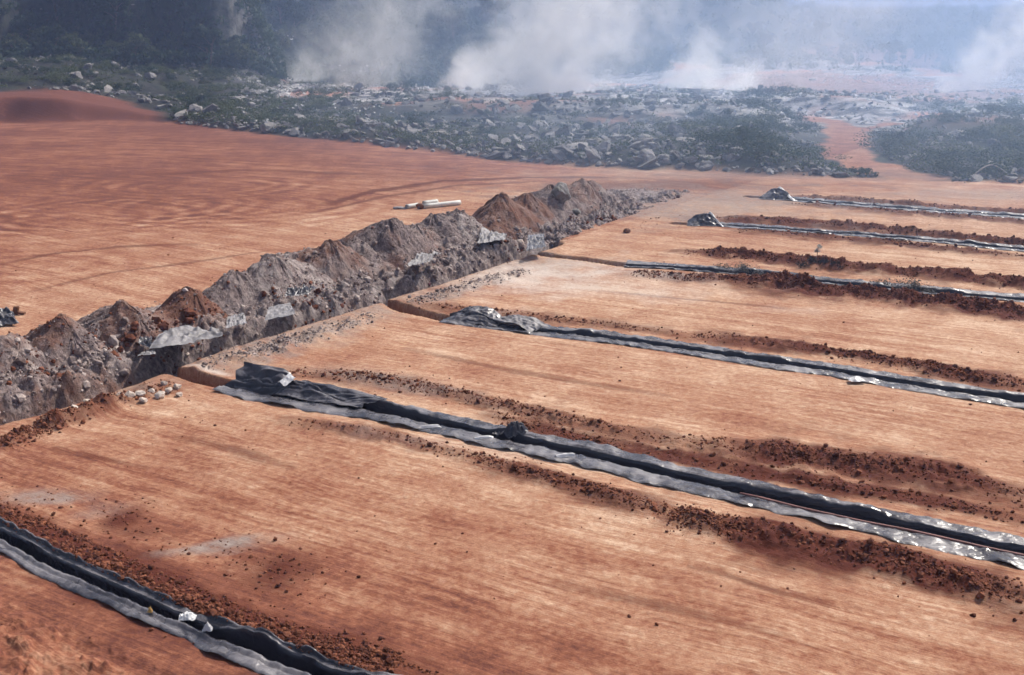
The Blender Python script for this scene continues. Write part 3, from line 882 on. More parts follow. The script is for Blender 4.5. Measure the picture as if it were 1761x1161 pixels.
def raiseA(t, typ, q):
    # the sheet slumps in folds over the first metres
    env = np.exp(-((t - .7) / .9) ** 2) * .12 + np.exp(-((t - 3.6) / .6) ** 2) * .08 + np.exp(-((t - AF) / .3) ** 2) * .14
    ww = {'n': 0, 'wn': 0, 'b': q * .3, 'wf': .3 + .7 * q, 'f': max(0, 1 - q * 1.05)}[typ]
    return env * ww, 0 * t
def raiseB(t, typ, q):
    env = np.exp(-((t - .8) / .7) ** 2) * .26 + np.exp(-((t - 2.3) / .6) ** 2) * .16
    ww = {'n': 0, 'wn': 0, 'b': q * .3, 'wf': .3 + .7 * q, 'f': max(0, 1 - q)}[typ]
    sh = -{'n': 0, 'wn': 0, 'b': 0, 'wf': q, 'f': 1 - q}[typ] * np.exp(-((t - 2.3) / .8) ** 2) * .45
    return env * ww, sh
LA, geoA = liner('A', TR_A, A0, .46, .36, 'wide black plastic liner with a standing folded end, in the nearest full-length trench', 1, raiseA, halfslot=.15)
LB, geoB = liner('B', TR_B, B0, .36, .40, 'black plastic liner with a dark hooded left end, second trench up the field', 2, raiseB, halfslot=.15)
LC, geoC = liner('C', TR_C, C0, .20, .50, 'pale dusty plastic liner with brush caught in it, third trench up the field', 3, step=.09, halfslot=.16)
LD, geoD = liner('D', TR_D, 0.6, .34, .45, 'thin glinting plastic liner starting at a dark tent shaped fold beyond the brush-filled trench', 4, step=.1, halfslot=.13)
LE, geoE = liner('E', TR_E, 0.8, .45, .55, 'farthest narrow plastic liner starting at a grey heaped fold', 5, step=.12, halfslot=.12)
LZ, geoZ = liner('Z', TR_Z, 0, .25, .16, 'dark plastic liner crossing the bottom left corner of the picture', 6, step=.05, halfslot=.10)

def frame_pts(geo, a, offs):
    s, xx, yy, tx, ty = geo
    out = []
    for da, off in offs:
        i = int(np.argmin(np.abs(s - s[0] - a - da)))
        out.append((xx[i] - ty[i] * off, yy[i] + tx[i] * off))
    return out
# tents at the ends of the two far liners, and the folds of the near ones
def tent(geo, L, a, ln, w, h, seed, mat, name='folded_end'):
    c = frame_pts(geo, a, [(0, -w), (ln, -w * .6), (ln, w * .6), (0, w)])
    return crumpled(name, c, lambda u, v: h * np.clip(1 - np.abs(v - .5) * 2.1, 0, 1) ** .9 * np.clip(np.sin(np.pi * np.clip(u * .80 + .04, 0, 1)) ** .8, 0, 1), mat, seed=seed, amp=.06, parent=L)
tent(geoD, LD, -.5, 1.7, .6, .50, 3, M['plastic']); tent(geoE, LE, -.7, 2.0, .7, .52, 5, M['plastic'])
c = frame_pts(geoD, 0, [(.75, .42), (1.45, -.45), (1.62, -.38), (.95, .5)])
crumpled('bright_edge', c, lambda u, v: .50 * (1 - u) ** .9 * np.sin(np.pi * (v * .6 + .3)), M['whiteplastic_glint'], 20, 12, 8, .02, LD)  # sunlit right edge of the tent, put in as white sheet
c = frame_pts(geoE, 0, [(.6, .42), (1.7, -.45), (1.95, -.38), (.95, .55)])
crumpled('bright_edge', c, lambda u, v: .52 * (1 - u) ** .9 * np.sin(np.pi * (v * .6 + .3)), M['whiteplastic_glint'], 20, 12, 9, .02, LE)  # lit edge of the farthest tent, likewise painted white
c = frame_pts(geoB, 0, [(-.1, -.30), (1.8, -.25), (1.6, .55), (.1, .5)])
crumpled('folded_end', c, lambda u, v: .33 * np.clip(np.sin(np.pi * u), 0, 1) ** .6 * v ** .8, M['plastic'], seed=12, amp=.12, parent=LB)
c = frame_pts(geoB, 1.6, [(0, -.1), (1.3, -.45), (1.6, .2), (0, .6)])
crumpled('draped_fold', c, lambda u, v: .16 * np.sin(np.pi * u) + .08 * v, M['lightplastic'], seed=14, amp=.10, parent=LB)
c = frame_pts(geoA, AF - .35, [(0, .0), (.45, -.05), (.7, .40), (.2, .45)])
crumpled('raised_fold', c, lambda u, v: .26 * np.exp(-((u - .7) / .22) ** 2) * np.sin(np.pi * (v * .8 + .1)), M['plastic'], seed=15, amp=.14, parent=LA)
c = frame_pts(geoA, -.1, [(0, -.26), (3.9, -.16), (4.3, .50), (0, .50)])
crumpled('folded_end', c, lambda u, v: np.where(u < .36, -.30 + .72 * v, 0) * (1 - sst(.30, .42, u)) + sst(.28, .46, u) * (.06 + .22 * v * (1.15 - u)) + .05 * np.sin(u * 11 + v * 5) * np.sin(np.pi * v), M['plastic'], 90, 34, 16, .16, LA)
c = frame_pts(geoA, 1.45, [(0, .10), (.32, .05), (.36, .34), (.05, .38)])
crumpled('glint_flap', c, lambda u, v: .27 + .12 * v + .03 * np.sin(u * 6), M['whiteplastic_glint'], 20, 16, 16, .03, LA)  # small white sheet stands in for a sun glint on the fold
for a, off in ((arc_of(TR_A, 745, 727) - A0, -.55), (arc_of(TR_A, 835, 746) - A0, -.52), (arc_of(TR_A, 975, 775) - A0, -.55)):
    c = frame_pts(geoA, a, [(0, off), (.10, off), (.36, off + .3), (.26, off + .3)])
    crumpled('bright_edge', c, lambda u, v: .05 + .03 * np.sin(u * 4), M['whiteplastic_glint'], 10, 10, int(a), .02, LA)  # narrow white strips laid across the near flap
def tube_mesh(name, pts, rad, mat, nseg=12, inner=None, smooth=True):
    pts = np.array(pts, float); n = len(pts)
    rad = np.full(n, rad) if np.isscalar(rad) else np.array(rad, float)
    T = np.gradient(pts, axis=0); T /= np.linalg.norm(T, axis=1)[:, None]
    up = np.tile([0, 0, 1.0], (n, 1)); up[np.abs(T[:, 2]) > .95] = (1, 0, 0)
    A = np.cross(T, up); A /= np.linalg.norm(A, axis=1)[:, None]; B = np.cross(A, T)
    ang = np.linspace(0, 2 * np.pi, nseg, endpoint=False)
    def ring(r): return pts[:, None] + r[:, None, None] * (np.cos(ang)[None, :, None] * A[:, None] + np.sin(ang)[None, :, None] * B[:, None])
    V = ring(rad).reshape(-1, 3); Fs = []
    for i in range(n - 1):
        for j in range(nseg):
            k = (j + 1) % nseg; Fs.append((i * nseg + j, i * nseg + k, (i + 1) * nseg + k, (i + 1) * nseg + j))
    if inner:
        off = len(V); V = np.vstack([V, ring(rad * inner).reshape(-1, 3)])
        for i in range(n - 1):
            for j in range(nseg):
                k = (j + 1) % nseg; Fs.append((off + i * nseg + k, off + i * nseg + j, off + (i + 1) * nseg + j, off + (i + 1) * nseg + k))
        for j in range(nseg):
            k = (j + 1) % nseg
            Fs.append((k, j, off + j, off + k)); e = (n - 1) * nseg; Fs.append((e + j, e + k, off + e + k, off + e + j))
    else:
        V = np.vstack([V, pts[:1], pts[-1:]]); a = len(V) - 2
        for j in range(nseg):
            k = (j + 1) % nseg; Fs.append((a, k, j, j)); e = (n - 1) * nseg; Fs.append((a + 1, e + j, e + k, e + k))
        me = bpy.data.meshes.new(name); me.from_pydata(V.tolist(), [], [tuple(dict.fromkeys(f)) for f in Fs]); me.materials.append(mat)
        me.polygons.foreach_set('use_smooth', [smooth] * len(me.polygons)); return me
    me = mesh_np(name, V, np.array(Fs), mat, smooth); return me

# thin hose lying on the lip of the near liner
s, xx, yy, tx, ty = geoA
sel = np.where((s - s[0] > 12.5))[0][::6]
off = -.20 + .05 * fbm(s[sel] * .4, s[sel] * 0, 2)
hose = np.stack([xx[sel] - ty[sel] * off, yy[sel] + tx[sel] * off, .055 + .02 * fbm(s[sel], s[sel] * 0, 2)], 1)
me = tube_mesh('hose', hose, .022, mat_simple('brown_hose', (.30, .14, .12), .6, .4), 8)
tag(link('hose', me), 'thin brown hose lying along the inner lip of the wide near liner', 'hose')

# ------------------------------------------------------------------ loose pipes on the left pad
def pipe(p0, p1, r, label, zoff=0, inner=.86):
    a = at(*p0); b = at(*p1)
    g = gz(*a)
    me = tube_mesh('pipe', [(a[0] + (b[0] - a[0]) * t, a[1] + (b[1] - a[1]) * t, g + r * .93 + zoff) for t in np.linspace(0, 1, 6)], r, M['pipe'], 20, inner)
    tag(link('pipe', me), label, 'pipe', 'loose pipes on the left pad')
pipe((727, 359), (791, 352), .12, 'long pale pipe with its open end facing right, lying behind the spoil ridge')
pipe((728, 353), (752, 350), .115, 'short white pipe resting against the back of the long pipe')
pipe((699, 359), (719, 356), .11, 'short white pipe lying left of the long pipe with a gap between')
x, y = at(688, 359)
me = mesh_np('s', rock_shape(ICO2, 3, (.38, .2, .10)), ICO2[1], M['lightplastic']); tag(link('slab', me, None, (x, y, gz(x, y) + .05)), 'small flat grey slab at the left tip of the pipes', 'slab')
x, y = at(722, 359)
me = mesh_np('s', rock_shape(ICO2, 8, (.22, .18, .17)), ICO2[1], M['wood']); tag(link('rock', me, None, (x, y, gz(x, y) + .10)), 'dark brown lump wedged between the short and the long pipe', 'rock')

# left edge: sheet heap and broken board
c = [at(-45, 566), at(34, 563), at(24, 548), at(-45, 546)]
tag(crumpled('crumpled_sheet', c, lambda u, v: .33 * np.sin(np.pi * np.clip(v, 0, 1)) * np.clip(1.15 - u, 0, 1) ** .7, M['plastic'], seed=31, amp=.25), 'crumpled dark plastic sheet at the left edge behind the spoil ridge', 'plastic sheet')
a, b = at(20, 541), at(43, 541)
def box_mesh(name, p0, p1, w, h, mat, lift=0):
    p0, p1 = np.array(p0, float), np.array(p1, float); d = p1 - p0; L = np.linalg.norm(d); d /= L
    n = np.cross(d, [0, 0, 1.0]) if abs(d[2]) < .9 else np.array([1.0, 0, 0]); n /= np.linalg.norm(n); up = np.cross(n, d)
    V = [p + n * sx * w / 2 + up * sz * h / 2 for p in (p0, p1) for sx, sz in ((-1, -1), (1, -1), (1, 1), (-1, 1))]
    me = mesh_np(name, V, [(0, 1, 2, 3), (4, 7, 6, 5), (0, 4, 5, 1), (1, 5, 6, 2), (2, 6, 7, 3), (3, 7, 4, 0)], mat)
    return me
bd = empty('broken_pallet', (a[0], a[1], 0)); g = gz(*a)
tag(bd, 'broken brown timber with an upright block, behind the crumpled sheet at the left edge', 'timber')
link('plank', box_mesh('plank', (0, 0, g + .10), (b[0] - a[0], b[1] - a[1], g + .05), .12, .06, M['wood']), bd)
link('block', box_mesh('block', (.12, .02, g + .02), (.17, .0, g + .26), .14, .12, M['wood']), bd)

# sheets and slabs lying on the bank of the header trench
def bank_sheet(pxs, h, mat, seed, label, name='plastic_sheet', cat='plastic sheet', amp=.12, z=.45, droop=0):
    c = [at(px, py, z) for px, py in pxs]
    o = crumpled(name, c, h, mat, seed=seed, amp=amp, over=lambda x, y: np.clip(ridge_top(x, y), z - .10, z + .16), lift=.05)
    return tag(o, label, cat)
bank_sheet([(258, 606), (384, 580), (372, 564), (282, 572)], lambda u, v: .10 * np.sin(u * 5) * v + .06, M['lightplastic'], 51, 'large pale grey sheet draped on the trench bank opposite the near liner', amp=.20)
bank_sheet([(238, 592), (262, 600), (262, 580), (244, 582)], lambda u, v: .05 + 0 * u, M['plastic'], 52, 'small black sheet scrap at the left end of the large draped sheet', amp=.14)
bank_sheet([(236, 611), (268, 608), (266, 600), (244, 606)], lambda u, v: .03 + 0 * u, M['lightplastic'], 53, 'narrow grey strip below the small black scrap on the bank', amp=.06)
bank_sheet([(388, 566), (424, 558), (420, 541), (392, 548)], lambda u, v: .06 + .04 * v, M['lightplastic'], 54, 'square grey sheet right of the large draped sheet', amp=.10)
bank_sheet([(455, 556), (508, 545), (500, 527), (462, 536)], lambda u, v: .12 + .05 * v, M['lightplastic'], 55, 'flat grey slab jutting over a dark hollow in the trench bank', amp=.04)
bank_sheet([(905, 432), (938, 424), (936, 410), (908, 412)], lambda u, v: .04 + .18 * v, M['plastic'], 56, 'black sheet scrap over the corner where the third trench meets the bank', amp=.10)
bank_sheet([(700, 462), (740, 452), (760, 438), (720, 440)], lambda u, v: .08 + 0 * u, M['lightplastic'], 57, 'grey green sheet folded on the bank below the dark crested heap', amp=.2, z=.6)
bank_sheet([(488, 512), (530, 508), (545, 496), (500, 498)], lambda u, v: .05 + 0 * u, M['plastic'], 58, 'dark torn sheet half buried below the pale capped heap', amp=.2, z=.7)
bank_sheet([(820, 420), (870, 412), (870, 402), (830, 402)], lambda u, v: .05 + 0 * u, M['lightplastic'], 59, 'pale sheet scrap at the foot of the rough dark heap', amp=.15, z=.5)

def stone(px, py, r, label, mat='stone', name='rock', seed=0, z=0, flat=(1, .8, .65), cat='rock', group=None, top=False):
    x, y = at(px, py, z)
    g = float(ridge_top(x, y)[0]) if top else gz(x, y)
    me = mesh_np('rock', rock_shape(ICO3 if r > .4 else ICO2, seed, flat) * r, (ICO3 if r > .4 else ICO2)[1], M[mat])
    o = link(name, me, None, (x, y, g + r * .35)); o.rotation_euler = (0, 0, seed * 1.3)
    return tag(o, label, cat, group)
stone(965, 345, .62, 'big dark boulder perched on the flank of the far spoil heap', 'rock', seed=91, z=.9, flat=(1, .8, .9), top=True, name='boulder', cat='boulder')
stone(990, 358, .26, 'dark bluish stone just right of the perched boulder', 'rock', seed=92, z=.6, top=True)
stone(1078, 400, .22, 'brown rock lying alone at the right foot of the spoil ridge', 'wood', seed=93)
stone(893, 412, .3, 'pale blocky rock by the black scrap at the trench corner', 'stone', seed=94, z=.3, top=True)
STN = [(170, 697, .11), (188, 693, .10), (207, 690, .14), (224, 688, .17), (240, 684, .15), (247, 694, .13), (262, 678, .12), (276, 686, .16), (290, 677, .13), (305, 672, .12), (308, 682, .11), (283, 668, .10), (150, 706, .10), (128, 712, .12)]
for i, (px, py, r) in enumerate(STN):
    stone(px, py, r, 'pale fist to head sized rock on the gravel bank left of the near trench mouth', 'stone', seed=100 + i, group='pale rocks on the bank by the near trench mouth', flat=(1, .8, .6))

# scraps at the corner liner
def scrap(px, py, w, h, mat, label, z=.05, seed=0, name='plastic_scrap'):
    x, y = at(px, py, z)
    c = [(x - w / 2, y - w * .35), (x + w / 2, y - w * .3), (x + w * .45, y + w * .35), (x - w * .4, y + w * .4)]
    o = crumpled(name, c, lambda u, v: h * np.sin(np.pi * np.clip(u, 0, 1)) * np.sin(np.pi * np.clip(v, 0, 1)) + z, M[mat], 24, 18, seed, .05)
    return tag(o, label, 'plastic scrap')
scrap(323, 1063, .24, .07, 'whiteplastic_glint', 'white plastic scrap lying on the corner liner', seed=61)
scrap(357, 1084, .14, .10, 'whiteplastic_glint', 'smaller bluish white scrap standing on the near edge of the corner liner', seed=62)
M['yellow'] = mat_simple('yellow_plastic', (.62, .36, .10), .5, .4)
scrap(258, 1053, .08, .06, 'yellow', 'tiny yellow scrap on the near flap of the corner liner', seed=63)
scrap(1472, 655, .40, .05, 'whiteplastic_glint', 'bright pale scrap on the near flap of the second liner', seed=64)

# ------------------------------------------------------------------ plants
def leaf_cloud(centres, radii, per, size, seed, squash=.8):
    r = np.random.default_rng(seed)
    C = np.repeat(centres, per, 0); Rd = np.repeat(radii, per)
    n = len(C)
    d = r.normal(size=(n, 3)); d /= np.linalg.norm(d, axis=1)[:, None]
    rad = Rd * r.random(n) ** .45
    P = C + d * rad[:, None] * np.array([1, 1, squash])
    a = r.normal(size=(n, 3)); a /= np.linalg.norm(a, axis=1)[:, None]
    b = np.cross(a, d + .3 * r.normal(size=(n, 3))); b /= np.linalg.norm(b, axis=1)[:, None]
    sz = size * r.uniform(.5, 1.25, n)[:, None]
    V = np.stack([P - a * sz, P + b * sz * .5, P + a * sz, P - b * sz * .5], 1).reshape(-1, 3)
    return V, np.arange(n * 4).reshape(-1, 4)

def make_tree(seed, h, spread, leafmat, per=70, nclump=26, leaf=.28):
    r = np.random.default_rng(seed)
    root = empty('tree', (0, 0, 0))
    segs = []
    lean = r.normal(0, .06, 2)
    trunk = [(lean[0] * t * h, lean[1] * t * h, t * h * .7 - .3) for t in np.linspace(0, 1, 7)]
    me = tube_mesh('trunk', trunk, list(np.linspace(.035 * h, .012 * h, 7)), M['bark'], 8)
    V = [np.array([v.co[:] for v in me.vertices])]; Fc = [tuple(p.vertices) for p in me.polygons]; off = len(V[0])
    cs = []; rs = []
    nl = 7
    for k in range(nl):
        a = k * 2.4 + r.random(); z0 = h * r.uniform(.28, .6); ln = spread * r.uniform(.45, .9)
        tip = np.array([math.cos(a) * ln, math.sin(a) * ln, z0 + h * r.uniform(.12, .32)])
        p = [np.array([lean[0] * z0, lean[1] * z0, z0]) * (1 - t) + tip * t + np.array([0, 0, .12 * h * math.sin(math.pi * t) * .4]) for t in np.linspace(0, 1, 5)]
        m2 = tube_mesh('limb', p, list(np.linspace(.014 * h, .005 * h, 5)), M['bark'], 5)
        V.append(np.array([v.co[:] for v in m2.vertices])); Fc += [tuple(i + off for i in q.vertices) for q in m2.polygons]; off += len(m2.vertices)
        bpy.data.meshes.remove(m2)
        for _ in range(nclump // nl): cs.append(tip + r.normal(0, .22, 3) * np.array([spread, spread, h * .4])); rs.append(spread * r.uniform(.16, .36))
    bpy.data.meshes.remove(me)
    for _ in range(nclump // 3): cs.append(np.array([r.normal(0, spread * .3), r.normal(0, spread * .3), h * r.uniform(.6, 1.0)])); rs.append(spread * r.uniform(.18, .36))
    tm = bpy.data.meshes.new('trunk'); tm.from_pydata(np.vstack(V).tolist(), [], Fc); tm.materials.append(M['bark'])
    link('trunk', tm, root)
    LV, LF = leaf_cloud(np.array(cs), np.array(rs), per, leaf, seed)
    link('crown', mesh_np('crown', LV, LF, leafmat), root)
    return root

def bush_mesh(seed, w, h, per=50, ncl=12, leaf=.12, mat=None):
    r = np.random.default_rng(seed)
    cs = np.stack([r.normal(0, w * .33, ncl), r.normal(0, w * .33, ncl), r.uniform(.05, .75, ncl) * h], 1)
    V, Fc = leaf_cloud(cs, r.uniform(.16, .34, ncl) * w, per, leaf, seed, .8)
    V[:, 2] = np.maximum(V[:, 2], -.1)
    return mesh_np('bush', V, Fc, mat or M['leaf'])

def polar(td, d): return d * math.sin(R(td)), d * math.cos(R(td))
def bearing_of(px): return math.degrees(math.atan((px - CX) / (F * .99)))

protos = [make_tree(201, 6.5, 2.6, M['leaf'], 80, 28, .27), make_tree(202, 5.0, 2.6, M['leaf2'], 80, 24, .25), make_tree(203, 8.0, 3.0, M['leaf'], 90, 30, .3), make_tree(204, 4.2, 2.4, M['leaf2'], 70, 24, .22)]
first = [True] * 4
def put_tree(k, x, y, sc, label, group, z=None):
    if first[k]: o = protos[k]; first[k] = False
    else: o = copy_tree(protos[k])
    zz = gz(x, y) if z is None else z
    o.location = (x, y, zz - .1); o.rotation_euler = (0, 0, random.uniform(0, 6.28)); o.scale = (sc, sc, sc * random.uniform(.85, 1.15))
    tag(o, label, 'tree', group)
# trees on top of and against the rock face (left), then the slope in the middle
for i in range(34):
    td = -27 + i * .42 + random.uniform(-.2, .2); d = random.uniform(178, 188)
    put_tree(random.choice([0, 2, 2, 1]), *polar(td, d), random.uniform(.8, 1.25), 'dark bushy tree on the brink of the shaded rock face', 'trees on top of the rock face')
for i in range(30):
    td = -27 + i * .47 + random.uniform(-.3, .3); d = random.uniform(160, 171)
    put_tree(random.choice([0, 3, 1, 3]), *polar(td, d), random.uniform(.45, .85), 'small dark tree at the foot of the shaded rock face', 'trees at the foot of the rock face')
for i in range(26):
    td = random.uniform(-27, -13); d = random.uniform(190, 230)
    put_tree(random.choice([0, 2]), *polar(td, d), random.uniform(.9, 1.3), 'tall tree rising behind the brink of the rock face', 'trees behind the rock face')
for i in range(60):
    td = random.uniform(-14, 3); d = random.uniform(195, 330)
    put_tree(random.choice([0, 1, 2, 3]), *polar(td, d), random.uniform(.6, 1.15), 'green tree on the smoky slope above the fires', 'trees on the smoky middle slope')
for i in range(26):
    td = random.uniform(6, 27); d = random.uniform(255, 420)
    put_tree(random.choice([0, 1, 2, 3]), *polar(td, d), random.uniform(.7, 1.1), 'hazy tree at the foot of the long blue ridge', 'trees below the long ridge')

bushes = [bush_mesh(300 + i, random.uniform(1.8, 2.6), random.uniform(.9, 1.5), 110, 16, .075, M[['leaf', 'leaf2', 'leaf', 'leafdry', 'leaf2'][i]]) for i in range(5)]
def put_bush(x, y, sc, label, group=None, k=None, name='bush', me=None, lift=0):
    o = link(name, me or bushes[random.randrange(5) if k is None else k], None, (x, y, gz(x, y) + lift))
    o.rotation_euler = (0, 0, random.uniform(0, 6.28)); o.scale = (sc * 1.1, sc * 1.1, sc * random.uniform(.5, .95))
    tag(o, label, 'bush', group)
for i in range(190):
    td = random.uniform(-26.5, 26.5)
    e = float(np.interp(R(td), E_TH, E_D))
    far = random.random()
    d = e + 2.5 + far ** 1.3 * 62
    x, y = polar(td, d)
    if min(float(pdist(np.array([x]), np.array([y]), ROAD)[0][0]), float(pdist(np.array([x]), np.array([y]), ROAD2)[0][0])) < 3.0: continue
    if td < -18 and d - e < 16: continue
    if td < -9: k, lab, g = random.choice([0, 1, 2, 4]), 'green bush among the boulders below the shaded rock face', 'bushes among the boulders, left'
    elif td < 9: k, lab, g = random.choice([0, 1, 3, 4]), 'weedy bush among the dark boulders in front of the white smoke', 'bushes among the boulders, middle'
    else: k, lab, g = random.choice([0, 2, 1]), 'hazy bush in the thicket beside the dirt track', 'bushes beside the track'
    put_bush(x, y, random.uniform(.5, 1.35) * (1.05 if td > 9 else .66 if td > -9 else .9), lab, g, k)
for i in range(110):
    td = random.uniform(-27, -9); e = float(np.interp(R(td), E_TH, E_D)); d = e + (16 if td < -17 else 4) + random.random() ** 1.1 * 58
    x, y = polar(td, d); put_bush(x, y, random.uniform(.5, 1.2), 'low scrubby bush on the stony ground left of the smoke', 'scrub bushes on the stony ground, left', random.choice([0, 1, 2, 4]))
# thicker growth: a larger dark thicket right of the track and left of it
for (cx_, cy_, n, w) in ((1270, 250, 12, 70), (1620, 262, 20, 150), (1190, 205, 6, 25), (690, 190, 5, 18), (1700, 290, 7, 70)):
    for i in range(n):
        x, y = at(cx_ + random.gauss(0, w * .6), cy_ + random.gauss(0, 20))
        if beyond(np.array([x]), np.array([y]))[0][0] < 3: continue
        if min(float(pdist(np.array([x]), np.array([y]), ROAD)[0][0]), float(pdist(np.array([x]), np.array([y]), ROAD2)[0][0])) < 3.0: continue
        put_bush(x, y, random.uniform(.5, 1.1), {1270: 'dense bush in the dark thicket left of the dirt track', 1620: 'dense bush in the big thicket right of the dirt track', 1190: 'tall bush at the foot of the second smoke plume', 690: 'rounded dark bush in front of the first smoke plume', 1700: 'bush at the pad edge near the right side of the picture'}[cx_], 'thicket bushes %s' % {1270: 'left of the track', 1620: 'right of the track', 1190: 'by the second plume', 690: 'by the first plume', 1700: 'at the right pad edge'}[cx_], random.choice([0, 2, 2, 1]))

# single plants on the pad
me = bush_mesh(401, .9, .22, 60, 9, .035, M['drybrush'])
for (px, py, w, lab) in ((1262, 465, 1.0, 'dry grey brush caught in the third trench, left clump'), (1290, 468, .9, 'dry grey brush caught in the third trench beside the left clump'), (1545, 494, 1.1, 'dry grey brush caught in the third trench, nearer the right side'), (1585, 499, .9, 'dry grey brush at the right end of the brush in the third trench')):
    x, y = at(px, py); o = link('dry_brush', me, None, (x, y, .0)); o.scale = (1.3 * w, .8 * w, w); o.rotation_euler = (0, 0, px); tag(o, lab, 'brush')  # dry brush caught in the trench, not a shrub
x, y = at(1408, 463); me = bush_mesh(402, .7, .26, 60, 10, .04, M['darkbush']); o = link('low_bush', me, None, (x, y, gz(x, y))); o.scale = (1.2, .8, 1); tag(o, 'low dark bush on the red windrow above the third trench', 'bush')
x, y = at(1435, 465); o = link('low_bush', me, None, (x, y, gz(x, y))); o.scale = (.6, .5, .7); o.rotation_euler = (0, 0, 2); tag(o, 'smaller dark tuft just right of the low bush on the windrow', 'bush')
x, y = at(1404, 448); pl = empty('wilted_seedling', (x, y, gz(x, y))); tag(pl, 'pale wilted seedling standing behind the low dark bush', 'plant')
link('stem', tube_mesh('stem', [(0, 0, 0), (.02, 0, .2), (.05, .0, .42)], [.015, .012, .006], M['bark'], 6), pl)
V, Fc = leaf_cloud(np.array([[.0, 0, .28], [.08, 0, .42]]), np.array([.12, .10]), 26, .06, 9); M['paleleaf'] = mat_leaf('pale_leaf', (.3, .3, .3), (.6, .6, .58)); link('leaves', mesh_np('leaves', V, Fc, M['paleleaf']), pl)
x, y = at(1484, 303); me = bush_mesh(403, 1.0, .8, 60, 10, .09, M['leaf']); put_bush(x, y, .9, 'lone dark shrub at the mouth of the dirt track', me=me, name='shrub')
x, y = at(1672, 308); g = gz(x, y)
arc = [(x + 2.0 * t, y, g + 1.0 * math.sin(math.pi * (t * .8 + .1)) - .2) for t in np.linspace(0, 1, 12)]
tag(link('bent_branch', tube_mesh('b', arc, list(np.linspace(.05, .03, 12)), M['stone'], 6)), 'pale arched branch in front of the thicket on the right', 'branch')

# ------------------------------------------------------------------ boulders beyond the pad
def boulders():
    r = np.random.default_rng(5)
    meshes = []
    for i in range(14):
        fl = (1, r.uniform(.55, .9), r.uniform(.28, .6))
        meshes.append(mesh_np('boulder', rock_shape(ICO3, 500 + i, fl, 9, .52), ICO3[1], M['rock']))
    n = 13000
    td = r.uniform(-27, 27, n); e = np.interp(np.radians(td), E_TH, E_D)
    s = .6 + 95 * r.random(n) ** 1.35
    d = e + s; th = np.radians(td); x = d * np.sin(th); y = d * np.cos(th)
    rd = np.minimum(pdist(x, y, ROAD)[0], pdist(x, y, ROAD2)[0])
    dens = np.clip(.62 + fbm(x * .09, y * .12, 3) * 1.5, .12, 1)
    # fewer on the bushy right, many in the middle
    dens = dens * np.interp(td, [-27, -20, -14, -5, 8, 12, 27], [.7, .8, 1, 1, 1, .85, .8])
    ok = (rd > 2.1) & (r.random(n) < dens) & ~((td < -17.5) & (s < 13))
    td, x, y, s, d = td[ok], x[ok], y[ok], s[ok], d[ok]
    size = np.clip(r.lognormal(-1.25, .60, len(x)), .09, 1.2) * np.interp(s, [0, 10, 90], [.85, 1.05, .9])
    size = size * np.interp(td, [-27, 9, 13, 27], [1, 1, .75, .7])
    z = ground_z(x, y)
    score = size / d
    order = np.argsort(-score)
    top, rest = order[:300], order[300:]
    for q in top:
        o = link('boulder', meshes[r.integers(0, 14)], None, (x[q], y[q], z[q] + size[q] * .12))
        o.scale = (size[q],) * 3; o.rotation_euler = (r.normal(0, .35), r.normal(0, .35), r.uniform(0, 6.28))
        a = td[q]
        lab = ('grey boulder among green weeds below the shaded rock face' if a < -11 else 'grey angular boulder in the dark rubble in front of the white smoke' if a < 4 else 'pale topped boulder in the blackened rubble behind the far end of the spoil ridge' if a < 12 else 'hazy grey boulder near the dirt track')
        tag(o, lab, 'boulder', 'boulders ' + ('below the rock face' if a < -11 else 'in the middle rubble' if a < 4 else 'behind the spoil ridge end' if a < 12 else 'near the track'))
    me = scatter_mesh('boulder_rubble', np.stack([x, y, z + size * .12], 1)[rest], size[rest], M['rock'], ICO2, (1, .75, .45), 9, 14, cut=.55)
    tag(link('rock_rubble', me), 'mass of broken rock behind the graded pad', 'rubble', kind='stuff')
    # pale refuse farther back
    n = 9000
    td = r.uniform(-14, 27, n); d = 95 + 165 * r.random(n); x = d * np.sin(np.radians(td)); y = d * np.cos(np.radians(td))
    k = fbm(x * .05, y * .03, 3) > -.15
    k[k] = np.minimum(pdist(x[k], y[k], ROAD, 9)[0], pdist(x[k], y[k], ROAD2, 9)[0]) > 2.3
    x, y, d = x[k], y[k], d[k]; sz = np.clip(r.lognormal(-1.75, .55, len(x)), .08, .7)
    me = scatter_mesh('refuse', np.stack([x, y, ground_z(x, y) + .05], 1), sz, mat_rock('pale_refuse', (.3, .3, .3), (.75, .73, .72)), ICO1, (1, .8, .4), 19)
    tag(link('pale_rubble', me), 'pale rubble and ash scattered around the fires', 'rubble', kind='stuff')
boulders()

